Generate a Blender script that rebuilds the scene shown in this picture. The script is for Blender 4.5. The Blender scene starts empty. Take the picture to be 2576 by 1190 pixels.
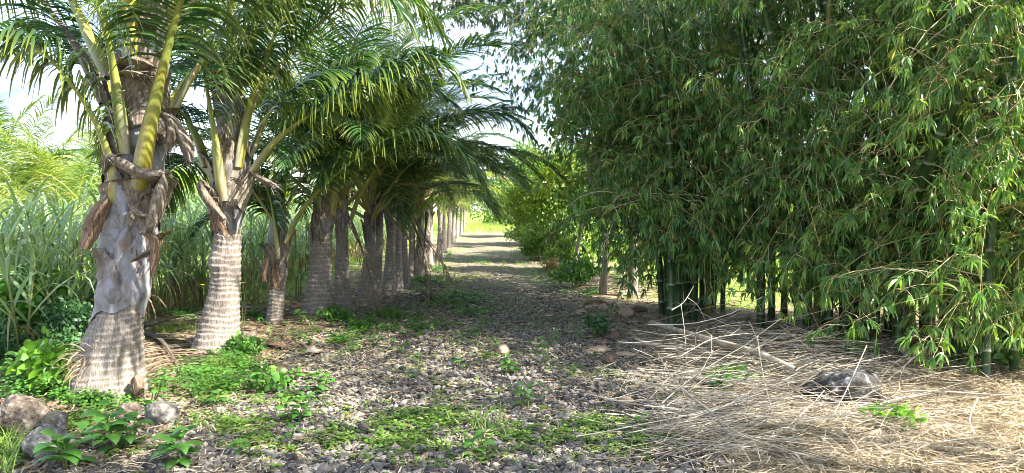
import bpy, math, random
import numpy as np
from mathutils import Vector
R = math.radians
rng = np.random.default_rng(11)
random.seed(5)
SC = bpy.context.scene
COL = SC.collection

# ------------------------------------------------------------------ camera, world, sun
FP, CX, CY, HOR, HC = 1773.0, 1288.0, 595.0, 530.0, 1.65
PITCH = math.atan((CY - HOR) / FP)
cam_d = bpy.data.cameras.new('camera'); cam = bpy.data.objects.new('camera', cam_d); COL.objects.link(cam)
cam.location = (0, 0, HC); cam.rotation_euler = (R(90) - PITCH, 0, 0)
cam_d.sensor_width = 36; cam_d.lens = 36 * FP / 2576; cam_d.clip_end = 3000; cam_d.clip_start = 0.05
SC.camera = cam

SUN_DIR = Vector((0.72, -0.36, 0.72)).normalized()          # towards the sun
sun_el = math.asin(SUN_DIR.z); sun_az = math.atan2(SUN_DIR.x, SUN_DIR.y)
world = bpy.data.worlds.new('World'); SC.world = world; world.use_nodes = True
wn, wl = world.node_tree.nodes, world.node_tree.links
wn.clear()
w_out = wn.new('ShaderNodeOutputWorld'); w_bg = wn.new('ShaderNodeBackground')
sky = wn.new('ShaderNodeTexSky'); sky.sky_type = 'NISHITA'; sky.sun_disc = False
sky.sun_elevation = sun_el; sky.sun_rotation = sun_az
tc = wn.new('ShaderNodeTexCoord'); mp = wn.new('ShaderNodeMapping'); mp.inputs['Scale'].default_value = (1.5, 1.5, 3.4)
mp.inputs['Location'].default_value = (0.35, 0.1, 0.0)
nz = wn.new('ShaderNodeTexNoise'); nz.inputs['Scale'].default_value = 2.1; nz.inputs['Detail'].default_value = 7; nz.inputs['Roughness'].default_value = 0.55
rp = wn.new('ShaderNodeValToRGB'); rp.color_ramp.elements[0].position = 0.41; rp.color_ramp.elements[1].position = 0.56
nz2 = wn.new('ShaderNodeTexNoise'); nz2.inputs['Scale'].default_value = 3.4; nz2.inputs['Detail'].default_value = 6
cr = wn.new('ShaderNodeValToRGB'); cr.color_ramp.elements[0].position = 0.36; cr.color_ramp.elements[1].position = 0.62
cr.color_ramp.elements[0].color = (0.85, 1.1, 1.55, 1); cr.color_ramp.elements[1].color = (2.9, 3.0, 3.2, 1)
mx = wn.new('ShaderNodeMix'); mx.data_type = 'RGBA'
wl.new(tc.outputs['Generated'], mp.inputs['Vector']); wl.new(mp.outputs[0], nz.inputs['Vector']); wl.new(mp.outputs[0], nz2.inputs['Vector'])
wl.new(nz.outputs['Fac'], rp.inputs[0]); wl.new(nz2.outputs['Fac'], cr.inputs[0])
wl.new(rp.outputs[0], mx.inputs[0]); wl.new(sky.outputs[0], mx.inputs[6]); wl.new(cr.outputs[0], mx.inputs[7])
wl.new(mx.outputs[2], w_bg.inputs[0]); w_bg.inputs[1].default_value = 0.14; wl.new(w_bg.outputs[0], w_out.inputs[0])

sun_d = bpy.data.lights.new('sun', 'SUN'); sun_d.energy = 4.4; sun_d.angle = R(0.53); sun_d.color = (1, 0.93, 0.80)
sun = bpy.data.objects.new('sun', sun_d); COL.objects.link(sun)
sun.rotation_euler = SUN_DIR.to_track_quat('Z', 'Y').to_euler(); sun.location = (20, -5, 20)
SC.view_settings.view_transform = 'Standard'; SC.view_settings.look = 'None'
SC.view_settings.exposure = 2.5; SC.view_settings.gamma = 1.0
SC.cycles.filter_width = 0.9; SC.cycles.denoising_prefilter = 'ACCURATE'; SC.cycles.max_bounces = 6; SC.cycles.diffuse_bounces = 3; SC.cycles.glossy_bounces = 2
SC.cycles.transmission_bounces = 4; SC.cycles.transparent_max_bounces = 8

# ------------------------------------------------------------------ projection helpers (photo survey -> metres)
_c, _s = math.cos(PITCH), math.sin(PITCH)
def ray(x, y):
    a, b = (x - CX) / FP, (CY - y) / FP
    return np.array([a, b * _s + _c, b * _c - _s])
def P(x, y, Y):
    d = ray(x, y); return np.array([0, 0, HC]) + d * (Y / d[1])
def G(x, y, z=0.0):
    d = ray(x, y); return np.array([0, 0, HC]) + d * ((z - HC) / d[2])

# ------------------------------------------------------------------ mesh building
def nrm(v):
    return v / np.maximum(np.linalg.norm(v, axis=-1, keepdims=True), 1e-9)
def A(*a): return np.array(a, float)

class MB:
    def __init__(s): s.v = []; s.f = []; s.m = []; s.r = []; s.q = []; s.n = 0
    def add(s, v, f, rnd=0.5, q=0.0, mat=0):
        v = np.asarray(v, float).reshape(-1, 3); f = np.asarray(f, int)
        s.v.append(v); s.f.append((f + s.n)); s.m.append(np.full(len(f), mat, int))
        s.r.append(np.broadcast_to(np.asarray(rnd, float), (len(v),)).copy() if np.ndim(rnd) == 0 else np.asarray(rnd, float).ravel())
        s.q.append(np.broadcast_to(np.asarray(q, float), (len(v),)).copy() if np.ndim(q) == 0 else np.asarray(q, float).ravel())
        s.n += len(v)
    def build(s, name, mats, parent=None, smooth=True):
        me = bpy.data.meshes.new(name)
        v = np.concatenate(s.v); nv = len(v)
        loops = np.concatenate([f.ravel() for f in s.f]); tot = np.concatenate([np.full(len(f), f.shape[1]) for f in s.f])
        me.vertices.add(nv); me.vertices.foreach_set('co', v.ravel().astype(np.float32))
        me.loops.add(len(loops)); me.loops.foreach_set('vertex_index', loops.astype(np.int32))
        me.polygons.add(len(tot)); me.polygons.foreach_set('loop_start', np.concatenate([[0], np.cumsum(tot)[:-1]]).astype(np.int32))
        me.polygons.foreach_set('loop_total', tot.astype(np.int32))
        me.polygons.foreach_set('material_index', np.concatenate(s.m).astype(np.int32))
        me.polygons.foreach_set('use_smooth', np.full(len(tot), smooth))
        a = me.attributes.new('rnd', 'FLOAT', 'POINT'); a.data.foreach_set('value', np.concatenate(s.r).astype(np.float32))
        a = me.attributes.new('pat', 'FLOAT', 'POINT'); a.data.foreach_set('value', np.concatenate(s.q).astype(np.float32))
        me.update(calc_edges=True); me.validate()
        for m in (mats if isinstance(mats, (list, tuple)) else [mats]): me.materials.append(m)
        o = bpy.data.objects.new(name, me); COL.objects.link(o)
        if parent: o.parent = parent
        return o

def strips(mb, base, d, side, L, W, droop=0.5, k=4, prof=None, fold=0.0, rnd=None, mat=0, q=0.0, wob=0.0):
    """N leaf blades: base, direction, width direction, length, width; gravity bends them."""
    N = len(base)
    if N == 0: return
    L = np.broadcast_to(L, (N,)).astype(float); W = np.broadcast_to(W, (N,)).astype(float); droop = np.broadcast_to(droop, (N,)).astype(float)
    if prof is None: prof = [0.35, 1.0, 0.85, 0.5, 0.02] if k == 4 else [0.3, 1.0, 0.75, 0.02]
    cols = 3 if fold else 2
    p = base.copy(); dd = nrm(d); side = nrm(side - dd * np.sum(side * dd, -1, keepdims=True))
    V = np.zeros((N, k + 1, cols, 3)); z = A(0, 0, -1)
    for i in range(k + 1):
        w = W * prof[i] * 0.5
        if fold:
            nn = nrm(np.cross(side, dd))
            V[:, i, 0] = p - side * w[:, None] + nn * (w * fold)[:, None]; V[:, i, 1] = p; V[:, i, 2] = p + side * w[:, None] + nn * (w * fold)[:, None]
        else:
            V[:, i, 0] = p - side * w[:, None]; V[:, i, 1] = p + side * w[:, None]
        if i < k:
            dd = nrm(dd + z * (droop / k)[:, None] * (0.5 + i * 0.4) + (rng.normal(0, wob, (N, 3)) if wob else 0))
            p = p + dd * (L / k)[:, None]
            side = nrm(side - dd * np.sum(side * dd, -1, keepdims=True))
    idx = np.arange(N)[:, None, None] * ((k + 1) * cols)
    a = (np.arange(k)[:, None] * cols + np.arange(cols - 1)[None, :])[None]
    F = np.stack([idx + a, idx + a + 1, idx + a + 1 + cols, idx + a + cols], -1).reshape(-1, 4)
    if rnd is None: rnd = rng.random(N)
    pr = np.repeat(rnd, (k + 1) * cols)
    pat = np.broadcast_to(np.linspace(0, 1, k + 1)[None, :, None], (N, k + 1, cols)).ravel()
    mb.add(V, F, pr, pat if not np.ndim(q) and q == 0 else q, mat)

def tubes(mb, Pts, Rad, ns=3, rnd=None, mat=0, flat=1.0, ref=None, cap=True):
    """N tubes with k points each; flat squashes the section along its normal."""
    Pts = np.asarray(Pts, float)
    if Pts.ndim == 2: Pts = Pts[None]
    N, k, _ = Pts.shape; Rad = np.broadcast_to(Rad, (N, k)).astype(float)
    T = nrm(np.gradient(Pts, axis=1))
    ref = A(0, 0, 1) if ref is None else ref
    S = np.cross(T, ref); bad = np.linalg.norm(S, axis=-1) < 0.15
    S[bad] = np.cross(T[bad], A(0.9, 0.35, 0.1)); S = nrm(S); Nn = np.cross(S, T)
    an = np.arange(ns) * 2 * math.pi / ns
    V = Pts[:, :, None] + Rad[:, :, None, None] * (np.cos(an)[None, None, :, None] * S[:, :, None] + flat * np.sin(an)[None, None, :, None] * Nn[:, :, None])
    idx = np.arange(N)[:, None, None] * (k * ns)
    i = np.arange(k - 1)[:, None] * ns; j = np.arange(ns)[None]; j2 = (j + 1) % ns
    F = np.stack([idx + i + j, idx + i + j2, idx + i + ns + j2, idx + i + ns + j], -1).reshape(-1, 4)
    if rnd is None: rnd = rng.random(N)
    pat = np.broadcast_to(np.linspace(0, 1, k)[None, :, None], (N, k, ns)).ravel()
    mb.add(V, F, np.repeat(np.broadcast_to(rnd, (N,)), k * ns), pat, mat)

def spline(pts, n):
    """Catmull-Rom through control points, n samples evenly in parameter."""
    p = np.asarray(pts, float); p = np.vstack([2 * p[0] - p[1], p, 2 * p[-1] - p[-2]])
    t = np.linspace(0, len(p) - 3 - 1e-6, n); i = t.astype(int); u = (t - i)[:, None]
    a, b, c, d = p[i], p[i + 1], p[i + 2], p[i + 3]
    return 0.5 * (2 * b + (c - a) * u + (2 * a - 5 * b + 4 * c - d) * u * u + (3 * b - a - 3 * c + d) * u ** 3)

def vnoise(p, s=1.0, seed=0):
    """cheap smooth pseudo-noise in -1..1"""
    p = np.asarray(p) * s; r = np.random.default_rng(seed); o = np.zeros(p.shape[:-1])
    for i in range(5):
        k = r.normal(0, 1.0 + i * 0.7, 3); ph = r.random() * 6.28
        o += np.sin(p @ k + ph) / (1 + i * 0.5)
    return o / 2.6

# ------------------------------------------------------------------ materials
MATS = {}
def nodes(name):
    m = bpy.data.materials.new(name); m.use_nodes = True; MATS[name] = m
    n, l = m.node_tree.nodes, m.node_tree.links
    return m, n, l, n['Principled BSDF'], n['Material Output']
def attr(n, nm): a = n.new('ShaderNodeAttribute'); a.attribute_name = nm; return a.outputs['Fac']
def ramp(n, l, fac, stops, interp='LINEAR'):
    r = n.new('ShaderNodeValToRGB'); r.color_ramp.interpolation = interp
    e = r.color_ramp.elements
    while len(e) < len(stops): e.new(0.5)
    for x, (p, c) in zip(e, stops): x.position = p; x.color = (*c, 1)
    l.new(fac, r.inputs[0]); return r.outputs[0]
def noise(n, l, scale, detail=4, rough=0.55, stretch=(1, 1, 1), coord='Object', out='Fac'):
    t = n.new('ShaderNodeTexCoord'); m = n.new('ShaderNodeMapping'); m.inputs['Scale'].default_value = stretch
    x = n.new('ShaderNodeTexNoise'); x.inputs['Scale'].default_value = scale; x.inputs['Detail'].default_value = detail; x.inputs['Roughness'].default_value = rough
    l.new(t.outputs[coord], m.inputs[0]); l.new(m.outputs[0], x.inputs['Vector']); return x.outputs[out]
def mix(n, l, fac, a, b, mode='MIX'):
    m = n.new('ShaderNodeMix'); m.data_type = 'RGBA'; m.blend_type = mode
    for i, v in ((0, fac), (6, a), (7, b)):
        if isinstance(v, (int, float)): m.inputs[i].default_value = v
        elif isinstance(v, tuple): m.inputs[i].default_value = (*v, 1)
        else: l.new(v, m.inputs[i])
    return m.outputs[2]
def mth(n, l, op, a, b=None, c=None):
    m = n.new('ShaderNodeMath'); m.operation = op
    for i, v in enumerate((a, b, c)):
        if v is None: continue
        if isinstance(v, (int, float)): m.inputs[i].default_value = v
        else: l.new(v, m.inputs[i])
    return m.outputs[0]
def bump(n, l, p, h, strength=0.5, dist=0.01):
    b = n.new('ShaderNodeBump'); b.inputs['Strength'].default_value = strength; b.inputs['Distance'].default_value = dist
    l.new(h, b.inputs['Height']); l.new(b.outputs[0], p.inputs['Normal'])

def leaf_mat(name, stops, tip=None, rough=0.42, trans=0.30, spec=0.5, veins=False, tcol=1.6):
    m, n, l, p, o = nodes(name)
    c = ramp(n, l, attr(n, 'rnd'), stops)
    c = mix(n, l, mth(n, l, 'MULTIPLY', noise(n, l, 3.0, 2, coord='Object'), 0.45), c, (stops[0][1][0] * 0.7, stops[0][1][1] * 0.7, stops[0][1][2] * 0.8))
    if tip:
        g = mth(n, l, 'POWER', attr(n, 'pat'), 5.0); c = mix(n, l, mth(n, l, 'MULTIPLY', g, 0.7), c, tip)
    l.new(c, p.inputs['Base Color']); p.inputs['Roughness'].default_value = rough
    p.inputs['Specular IOR Level'].default_value = spec
    t = n.new('ShaderNodeBsdfTranslucent'); ms = n.new('ShaderNodeMixShader'); ms.inputs[0].default_value = trans
    l.new(mix(n, l, 1.0, c, (tcol * 1.05, tcol, tcol * 0.35), 'MULTIPLY'), t.inputs[0])
    l.new(p.outputs[0], ms.inputs[1]); l.new(t.outputs[0], ms.inputs[2]); l.new(ms.outputs[0], o.inputs['Surface'])
    return m

PALM_LEAF = leaf_mat('palm leaflet', [(0, (0.018, 0.05, 0.02)), (0.5, (0.035, 0.10, 0.028)), (0.82, (0.07, 0.17, 0.032)), (1, (0.22, 0.32, 0.05))], tip=(0.30, 0.33, 0.05), rough=0.27, trans=0.28, spec=.6)
PALM_SUNLIT = leaf_mat('sun-painted palm leaflet', [(0, (0.07, 0.15, 0.02)), (0.5, (0.18, 0.24, 0.03)), (1, (0.40, 0.33, 0.04))], rough=0.4, trans=0.35)  # yellow leaf colour with the sunlight on the fronds painted in
BAM_LEAF = leaf_mat('bamboo leaf', [(0, (0.018, 0.058, 0.018)), (0.2, (0.05, 0.15, 0.04)), (0.5, (0.14, 0.31, 0.07)), (0.78, (0.31, 0.47, 0.10)), (0.96, (0.48, 0.54, 0.13)), (1, (0.60, 0.50, 0.24))], rough=0.36, trans=0.38, tip=(0.30, 0.34, 0.08), tcol=1.45)  # wide dark-to-bright range stands in for shaded and sunlit leaves
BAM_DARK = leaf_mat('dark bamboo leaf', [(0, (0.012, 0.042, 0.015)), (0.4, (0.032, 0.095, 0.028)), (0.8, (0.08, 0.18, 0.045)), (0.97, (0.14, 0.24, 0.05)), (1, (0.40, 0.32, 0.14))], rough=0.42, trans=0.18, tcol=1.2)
BAM_MID = leaf_mat('mid green bamboo leaf', [(0, (0.018, 0.055, 0.017)), (0.25, (0.055, 0.15, 0.04)), (0.6, (0.16, 0.32, 0.065)), (0.96, (0.36, 0.48, 0.09)), (1, (0.50, 0.42, 0.2))], rough=0.38, trans=0.3, tcol=1.4)
CANE_LEAF = leaf_mat('cane leaf', [(0, (0.15, 0.25, 0.13)), (0.6, (0.27, 0.40, 0.22)), (0.9, (0.36, 0.50, 0.26)), (1, (0.46, 0.44, 0.24))], rough=0.34, trans=0.38)
CANE_DRY = leaf_mat('dry cane trash', [(0, (0.13, 0.09, 0.045)), (1, (0.34, 0.25, 0.13))], rough=0.8, trans=0.15)
BROAD = leaf_mat('shrub leaf', [(0, (0.045, 0.13, 0.03)), (0.6, (0.09, 0.22, 0.04)), (1, (0.17, 0.34, 0.05))], rough=0.4, trans=0.28)
DARKB = leaf_mat('dark shrub leaf', [(0, (0.03, 0.085, 0.035)), (0.7, (0.055, 0.15, 0.05)), (1, (0.09, 0.21, 0.06))], rough=0.4, trans=0.22)
LIME = leaf_mat('lime leaf', [(0, (0.09, 0.23, 0.025)), (0.6, (0.15, 0.34, 0.03)), (1, (0.24, 0.42, 0.045))], rough=0.4, trans=0.3)
WEED = leaf_mat('seedling leaf', [(0, (0.05, 0.15, 0.025)), (0.6, (0.09, 0.24, 0.035)), (1, (0.17, 0.34, 0.05))], rough=0.42, trans=0.28)
COVER = leaf_mat('ground cover leaf', [(0, (0.06, 0.13, 0.02)), (0.6, (0.12, 0.22, 0.035)), (1, (0.25, 0.33, 0.06))], rough=0.5, trans=0.3)
TREE_L = leaf_mat('tree leaf', [(0, (0.04, 0.11, 0.02)), (0.5, (0.11, 0.22, 0.035)), (1, (0.34, 0.42, 0.06))], rough=0.4, trans=0.35)
GRASS = leaf_mat('meadow grass', [(0, (0.16, 0.26, 0.04)), (0.6, (0.24, 0.36, 0.05)), (1, (0.34, 0.36, 0.10))], rough=0.6, trans=0.3)

def plain(name, stops, rough=0.8, ns=12, stretch=(1, 1, 1), bs=0.5, bd=0.01, spec=0.3, fac=None, detail=6):
    m, n, l, p, o = nodes(name)
    nf = noise(n, l, ns, detail, 0.6, stretch)
    f = nf
    if fac: f = mth(n, l, 'ADD', mth(n, l, 'MULTIPLY', nf, 1 - fac), mth(n, l, 'MULTIPLY', attr(n, 'rnd'), fac))
    l.new(ramp(n, l, f, stops), p.inputs['Base Color']); p.inputs['Roughness'].default_value = rough
    p.inputs['Specular IOR Level'].default_value = spec
    bump(n, l, p, nf, bs, bd); return m
STRAW = plain('straw', [(0.2, (0.12, 0.085, 0.05)), (0.5, (0.34, 0.265, 0.165)), (0.85, (0.54, 0.47, 0.34))], ns=6, fac=0.7, bs=0.1)
TWIG = plain('dry twig', [(0.2, (0.12, 0.095, 0.075)), (0.45, (0.33, 0.28, 0.22)), (0.7, (0.50, 0.43, 0.33)), (0.9, (0.60, 0.56, 0.50))], ns=5, fac=0.75, bs=0.15, rough=0.6)
BTWIG = plain('bamboo twig', [(0.2, (0.16, 0.18, 0.05)), (0.5, (0.44, 0.33, 0.11)), (0.85, (0.58, 0.53, 0.38))], ns=5, fac=0.7, bs=0.1, rough=0.5)
HUSK = plain('grey brown fibrous sheath', [(0.28, (0.045, 0.034, 0.026)), (0.45, (0.14, 0.115, 0.09)), (0.6, (0.25, 0.215, 0.18)), (0.78, (0.40, 0.36, 0.32))], ns=18, stretch=(2.5, 2.5, 0.35), bs=0.9, bd=0.02, fac=0.2)
SHEATHG = plain('smooth blue grey leaf base', [(0.3, (0.045, 0.042, 0.05)), (0.42, (0.16, 0.13, 0.125)), (0.52, (0.20, 0.195, 0.215)), (0.60, (0.24, 0.25, 0.30)), (0.70, (0.20, 0.145, 0.12))], ns=7, stretch=(1.6, 1.6, .6), bs=0.5, bd=0.012, rough=.5, fac=.15, detail=9)
BHUSK = plain('reddish brown husk', [(0.3, (0.05, 0.03, 0.02)), (0.5, (0.15, 0.095, 0.065)), (0.75, (0.28, 0.21, 0.16))], ns=20, stretch=(3, 3, .5), bs=0.8, bd=0.02)
TAN = plain('tan coconut husk', [(0.25, (0.15, 0.105, 0.07)), (0.5, (0.34, 0.25, 0.17)), (0.8, (0.50, 0.41, 0.30))], ns=9, bs=0.5, bd=0.012, fac=0.4)
ROCK = plain('grey basalt', [(0.34, (0.035, 0.032, 0.028)), (0.47, (0.12, 0.115, 0.105)), (0.56, (0.19, 0.18, 0.165)), (0.66, (0.38, 0.37, 0.33))], ns=16, bs=1.0, bd=0.05, detail=10)
ROCKB = plain('brown basalt', [(0.34, (0.03, 0.024, 0.02)), (0.47, (0.10, 0.078, 0.062)), (0.57, (0.17, 0.14, 0.115)), (0.67, (0.34, 0.32, 0.27))], ns=18, bs=1.0, bd=0.05, detail=10)
ROCKD = plain('dark basalt', rough=.95, spec=.1, stops= [(0.3, (0.03, 0.03, 0.03)), (0.5, (0.05, 0.048, 0.046)), (0.59, (0.10, 0.10, 0.11)), (0.66, (0.40, 0.41, 0.44))], ns=11, bs=1.0, bd=0.05, detail=10)
_ = None
GRAV = plain('gravel stone', [(0.1, (0.035, 0.033, 0.033)), (0.5, (0.115, 0.105, 0.098)), (0.8, (0.21, 0.19, 0.175)), (0.95, (0.36, 0.33, 0.29))], ns=20, fac=0.8, bs=0.4)
BARK = plain('pale bark', [(0.3, (0.13, 0.11, 0.085)), (0.6, (0.30, 0.26, 0.21)), (0.8, (0.42, 0.38, 0.33))], ns=8, stretch=(1, 1, .4), bs=0.7)
STEM = plain('green stem', [(0.2, (0.10, 0.14, 0.04)), (0.8, (0.22, 0.24, 0.08))], ns=8, bs=0.1, rough=0.5)
FLOWER = plain('yellow petal', [(0.2, (0.75, 0.45, 0.02)), (0.8, (0.85, 0.6, 0.04))], ns=8, bs=0.1)
DRYLEAF = leaf_mat('dead palm leaflet', [(0, (0.10, 0.07, 0.045)), (0.6, (0.26, 0.20, 0.14)), (1, (0.42, 0.36, 0.28))], rough=0.75, trans=0.1)

def trunk_mat():
    m, n, l, p, o = nodes('ringed palm trunk')
    fib = noise(n, l, 34, 4, 0.7, (2.2, 2.2, 0.30))
    blo = noise(n, l, 4.0, 5, 0.6)
    base = ramp(n, l, fib, [(0.34, (0.045, 0.036, 0.03)), (0.46, (0.165, 0.135, 0.115)), (0.56, (0.27, 0.235, 0.205)), (0.72, (0.38, 0.345, 0.31))])
    base = mix(n, l, mth(n, l, 'MULTIPLY', blo, 0.55), base, (0.20, 0.155, 0.13), 'MIX')
    ringf = attr(n, 'pat')                                       # 1 on a leaf scar line
    base = mix(n, l, mth(n, l, 'MULTIPLY', ringf, 0.8), base, (0.46, 0.42, 0.37)); base = mix(n, l, 0.22, base, (0.20, 0.18, 0.165))
    sm = ramp(n, l, noise(n, l, 5.0, 7, 0.62, (1.4, 1.4, .7)), [(0.30, (0.035, 0.035, 0.045)), (0.44, (0.13, 0.115, 0.11)), (0.56, (0.22, 0.225, 0.255)), (0.72, (0.30, 0.275, 0.26))])
    c = mix(n, l, attr(n, 'rnd'), base, sm)
    l.new(c, p.inputs['Base Color']); p.inputs['Roughness'].default_value = 0.75
    h = mth(n, l, 'ADD', fib, mth(n, l, 'MULTIPLY', blo, .5)); bump(n, l, p, h, 0.75, 0.015); return m
TRUNK = trunk_mat()
def petiole_mat():
    m, n, l, p, o = nodes('palm petiole')
    nf = noise(n, l, 9, 6, 0.65, (2, 2, 0.5))
    g = ramp(n, l, attr(n, 'pat'), [(0.0, (0.27, 0.23, 0.03)), (0.15, (0.27, 0.27, 0.04)), (0.35, (0.17, 0.22, 0.04)), (1.0, (0.09, 0.16, 0.035))])
    c = mix(n, l, ramp(n, l, nf, [(0.5, (0, 0, 0)), (0.62, (.85, .85, .85))]), g, (0.25, 0.15, 0.03)); c = mix(n, l, ramp(n, l, noise(n, l, 2.2, 3), [(0.45, (0, 0, 0)), (0.6, (.6, .6, .6))]), c, (0.17, 0.23, 0.05)); c = mix(n, l, mth(n, l, 'GREATER_THAN', noise(n, l, 40, 3, .6, (1, 1, .5)), .66), c, (0.09, 0.06, 0.03))
    c = mix(n, l, attr(n, 'rnd'), c, (0.27, 0.27, 0.24))           # greyish waxy margins
    l.new(c, p.inputs['Base Color']); p.inputs['Roughness'].default_value = 0.42; bump(n, l, p, nf, 0.25, 0.01); return m
PETI = petiole_mat()
PETIG = plain('green petiole', [(0.2, (0.10, 0.16, 0.04)), (0.8, (0.22, 0.27, 0.06))], ns=6, stretch=(2, 2, .5), bs=0.2, rough=0.45)
def culm_mat():
    m, n, l, p, o = nodes('bamboo culm')
    nf = noise(n, l, 5, 5, 0.6, (1, 1, 0.5))
    c = ramp(n, l, nf, [(0.3, (0.012, 0.038, 0.012)), (0.55, (0.026, 0.07, 0.018)), (0.8, (0.07, 0.12, 0.03))])
    c = mix(n, l, mth(n, l, 'MULTIPLY', mth(n, l, 'GREATER_THAN', attr(n, 'rnd'), 0.82), 0.7), c, (0.22, 0.22, 0.05))
    c = mix(n, l, mth(n, l, 'MULTIPLY', attr(n, 'pat'), 0.75), c, (0.34, 0.36, 0.30))
    l.new(c, p.inputs['Base Color']); p.inputs['Roughness'].default_value = 0.35; bump(n, l, p, nf, 0.1); return m
CULM = culm_mat()

def road_x(y): return -0.22 - 0.0235 * y
def ground_mat():
    m, n, l, p, o = nodes('ground soil gravel and litter')
    g = n.new('ShaderNodeNewGeometry'); sx = n.new('ShaderNodeSeparateXYZ'); l.new(g.outputs['Position'], sx.inputs[0])
    x, y = sx.outputs[0], sx.outputs[1]
    big = noise(n, l, 0.9, 4, 0.6); mid = noise(n, l, 5, 5, 0.65); fine = noise(n, l, 60, 3, 0.7); fl = noise(n, l, 16, 4, 0.7, (1, 2.6, 1))
    v = n.new('ShaderNodeTexVoronoi'); v.inputs['Scale'].default_value = 26; t = n.new('ShaderNodeTexCoord'); l.new(t.outputs['Object'], v.inputs['Vector'])
    grav = ramp(n, l, mth(n, l, 'MULTIPLY', v.outputs['Distance'], 1.4), [(0.05, (0.17, 0.165, 0.17)), (0.5, (0.09, 0.085, 0.09)), (0.8, (0.03, 0.028, 0.028))])
    straw = ramp(n, l, fl, [(0.35, (0.15, 0.105, 0.06)), (0.5, (0.33, 0.26, 0.16)), (0.66, (0.55, 0.47, 0.33))])
    soil = ramp(n, l, mid, [(0.3, (0.09, 0.06, 0.035)), (0.7, (0.21, 0.15, 0.09))])
    green = ramp(n, l, fine, [(0.3, (0.05, 0.09, 0.02)), (0.7, (0.16, 0.24, 0.05))])
    c = mix(n, l, ramp(n, l, fl, [(0.50, (0, 0, 0)), (0.57, (1, 1, 1))]), grav, straw)
    # distance from the wheel track centre
    d = mth(n, l, 'ABSOLUTE', mth(n, l, 'ADD', mth(n, l, 'ADD', x, mth(n, l, 'MULTIPLY', y, 0.0235)), 0.22))
    dd = mth(n, l, 'ADD', d, mth(n, l, 'MULTIPLY', mth(n, l, 'SUBTRACT', big, 0.5), 1.6))
    verge = ramp(n, l, dd, [(0.0, (0, 0, 0)), (1.0, (1, 1, 1))])
    mr = n.new('ShaderNodeMapRange'); mr.inputs[1].default_value = 1.5; mr.inputs[2].default_value = 2.3; l.new(dd, mr.inputs[0])
    vs = mix(n, l, ramp(n, l, mid, [(0.45, (0, 0, 0)), (0.55, (1, 1, 1))]), soil, straw)
    c = mix(n, l, mr.outputs[0], c, vs)
    # straw carpet at the right
    mr2 = n.new('ShaderNodeMapRange'); mr2.inputs[1].default_value = 1.3; mr2.inputs[2].default_value = 2.2
    l.new(mth(n, l, 'ADD', x, mth(n, l, 'MULTIPLY', mth(n, l, 'SUBTRACT', big, 0.5), 1.2)), mr2.inputs[0]); c = mix(n, l, mth(n, l, 'MULTIPLY', mr2.outputs[0], mth(n, l, 'LESS_THAN', mth(n, l, 'ADD', y, big), 13.5)), c, straw)
    # far grass on both sides and at the end of the track
    mr3 = n.new('ShaderNodeMapRange'); mr3.inputs[1].default_value = 3.0; mr3.inputs[2].default_value = 4.4
    l.new(dd, mr3.inputs[0]); mr4 = n.new('ShaderNodeMapRange'); mr4.inputs[1].default_value = 60; mr4.inputs[2].default_value = 66; l.new(y, mr4.inputs[0])
    c = mix(n, l, mth(n, l, 'MAXIMUM', mth(n, l, 'MULTIPLY', mr3.outputs[0], mth(n, l, 'GREATER_THAN', y, 11.5)), mr4.outputs[0]), c, mix(n, l, 0.6, green, (0.26, 0.38, 0.06)))
    pg = mth(n, l, 'MULTIPLY', ramp(n, l, noise(n, l, 1.1, 3, 0.5, (1, .7, 1)), [(0.52, (0, 0, 0)), (0.62, (1, 1, 1))]), mth(n, l, 'GREATER_THAN', fine, 0.46))
    c = mix(n, l, mth(n, l, 'MULTIPLY', pg, 0.8), c, green)
    l.new(c, p.inputs['Base Color']); p.inputs['Roughness'].default_value = 0.95; p.inputs['Specular IOR Level'].default_value = 0.15
    h = mth(n, l, 'ADD', mth(n, l, 'MULTIPLY', v.outputs['Distance'], -0.6), fl); bump(n, l, p, h, 0.9, 0.03); return m
GROUND = ground_mat()

# ------------------------------------------------------------------ naming helpers
def tag(o, label=None, cat=None, group=None, kind=None):
    for k, v in (('label', label), ('category', cat), ('group', group), ('kind', kind)):
        if v: o[k] = v
    return o
def empty(name, loc, label, cat, group=None):
    o = bpy.data.objects.new(name, None); COL.objects.link(o); o.location = loc; o.empty_display_size = 0.2
    return tag(o, label, cat, group)
def link_copy(src, parent, loc=(0, 0, 0), rz=0, sc=1, rx=0, ry=0):
    o = src.copy(); COL.objects.link(o); o.parent = parent; o.location = loc; o.rotation_euler = (rx, ry, rz); o.scale = (sc, sc, sc)
    return o
def drop_proto(o):
    for c in list(o.children): bpy.data.objects.remove(c)
    bpy.data.objects.remove(o)

# ------------------------------------------------------------------ ground
def gz(x, y):
    r = np.abs(x - road_x(y))
    z = 0.018 * np.sin(x * 1.7 + np.sin(y * 0.9)) * np.cos(y * 1.3) + 0.008 * np.sin(x * 6.1 + y * 4.3)
    verge = np.clip((r - 1.7) / 1.5, 0, 1)
    z = z + verge * (0.05 + 0.03 * np.sin(x * 2.3 + y * 1.9)) - 0.022 * np.exp(-((r - 0.85) / 0.25) ** 2)
    return np.where((y > 60) | (np.abs(x) > 12), 0.02, z) 
ys = np.concatenate([np.linspace(-12, 3, 20), np.linspace(3.2, 12, 150), np.linspace(12.2, 40, 110), np.linspace(42, 100, 30), [150, 300, 700, 1500]])
xs = np.concatenate([[-1500, -500, -150, -60, -30], np.linspace(-16, -6.2, 22), np.linspace(-6, 7, 180), np.linspace(7.2, 16, 20), [30, 60, 150, 500, 1500]])
XX, YY = np.meshgrid(xs, ys); ZZ = gz(XX, YY)
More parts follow.
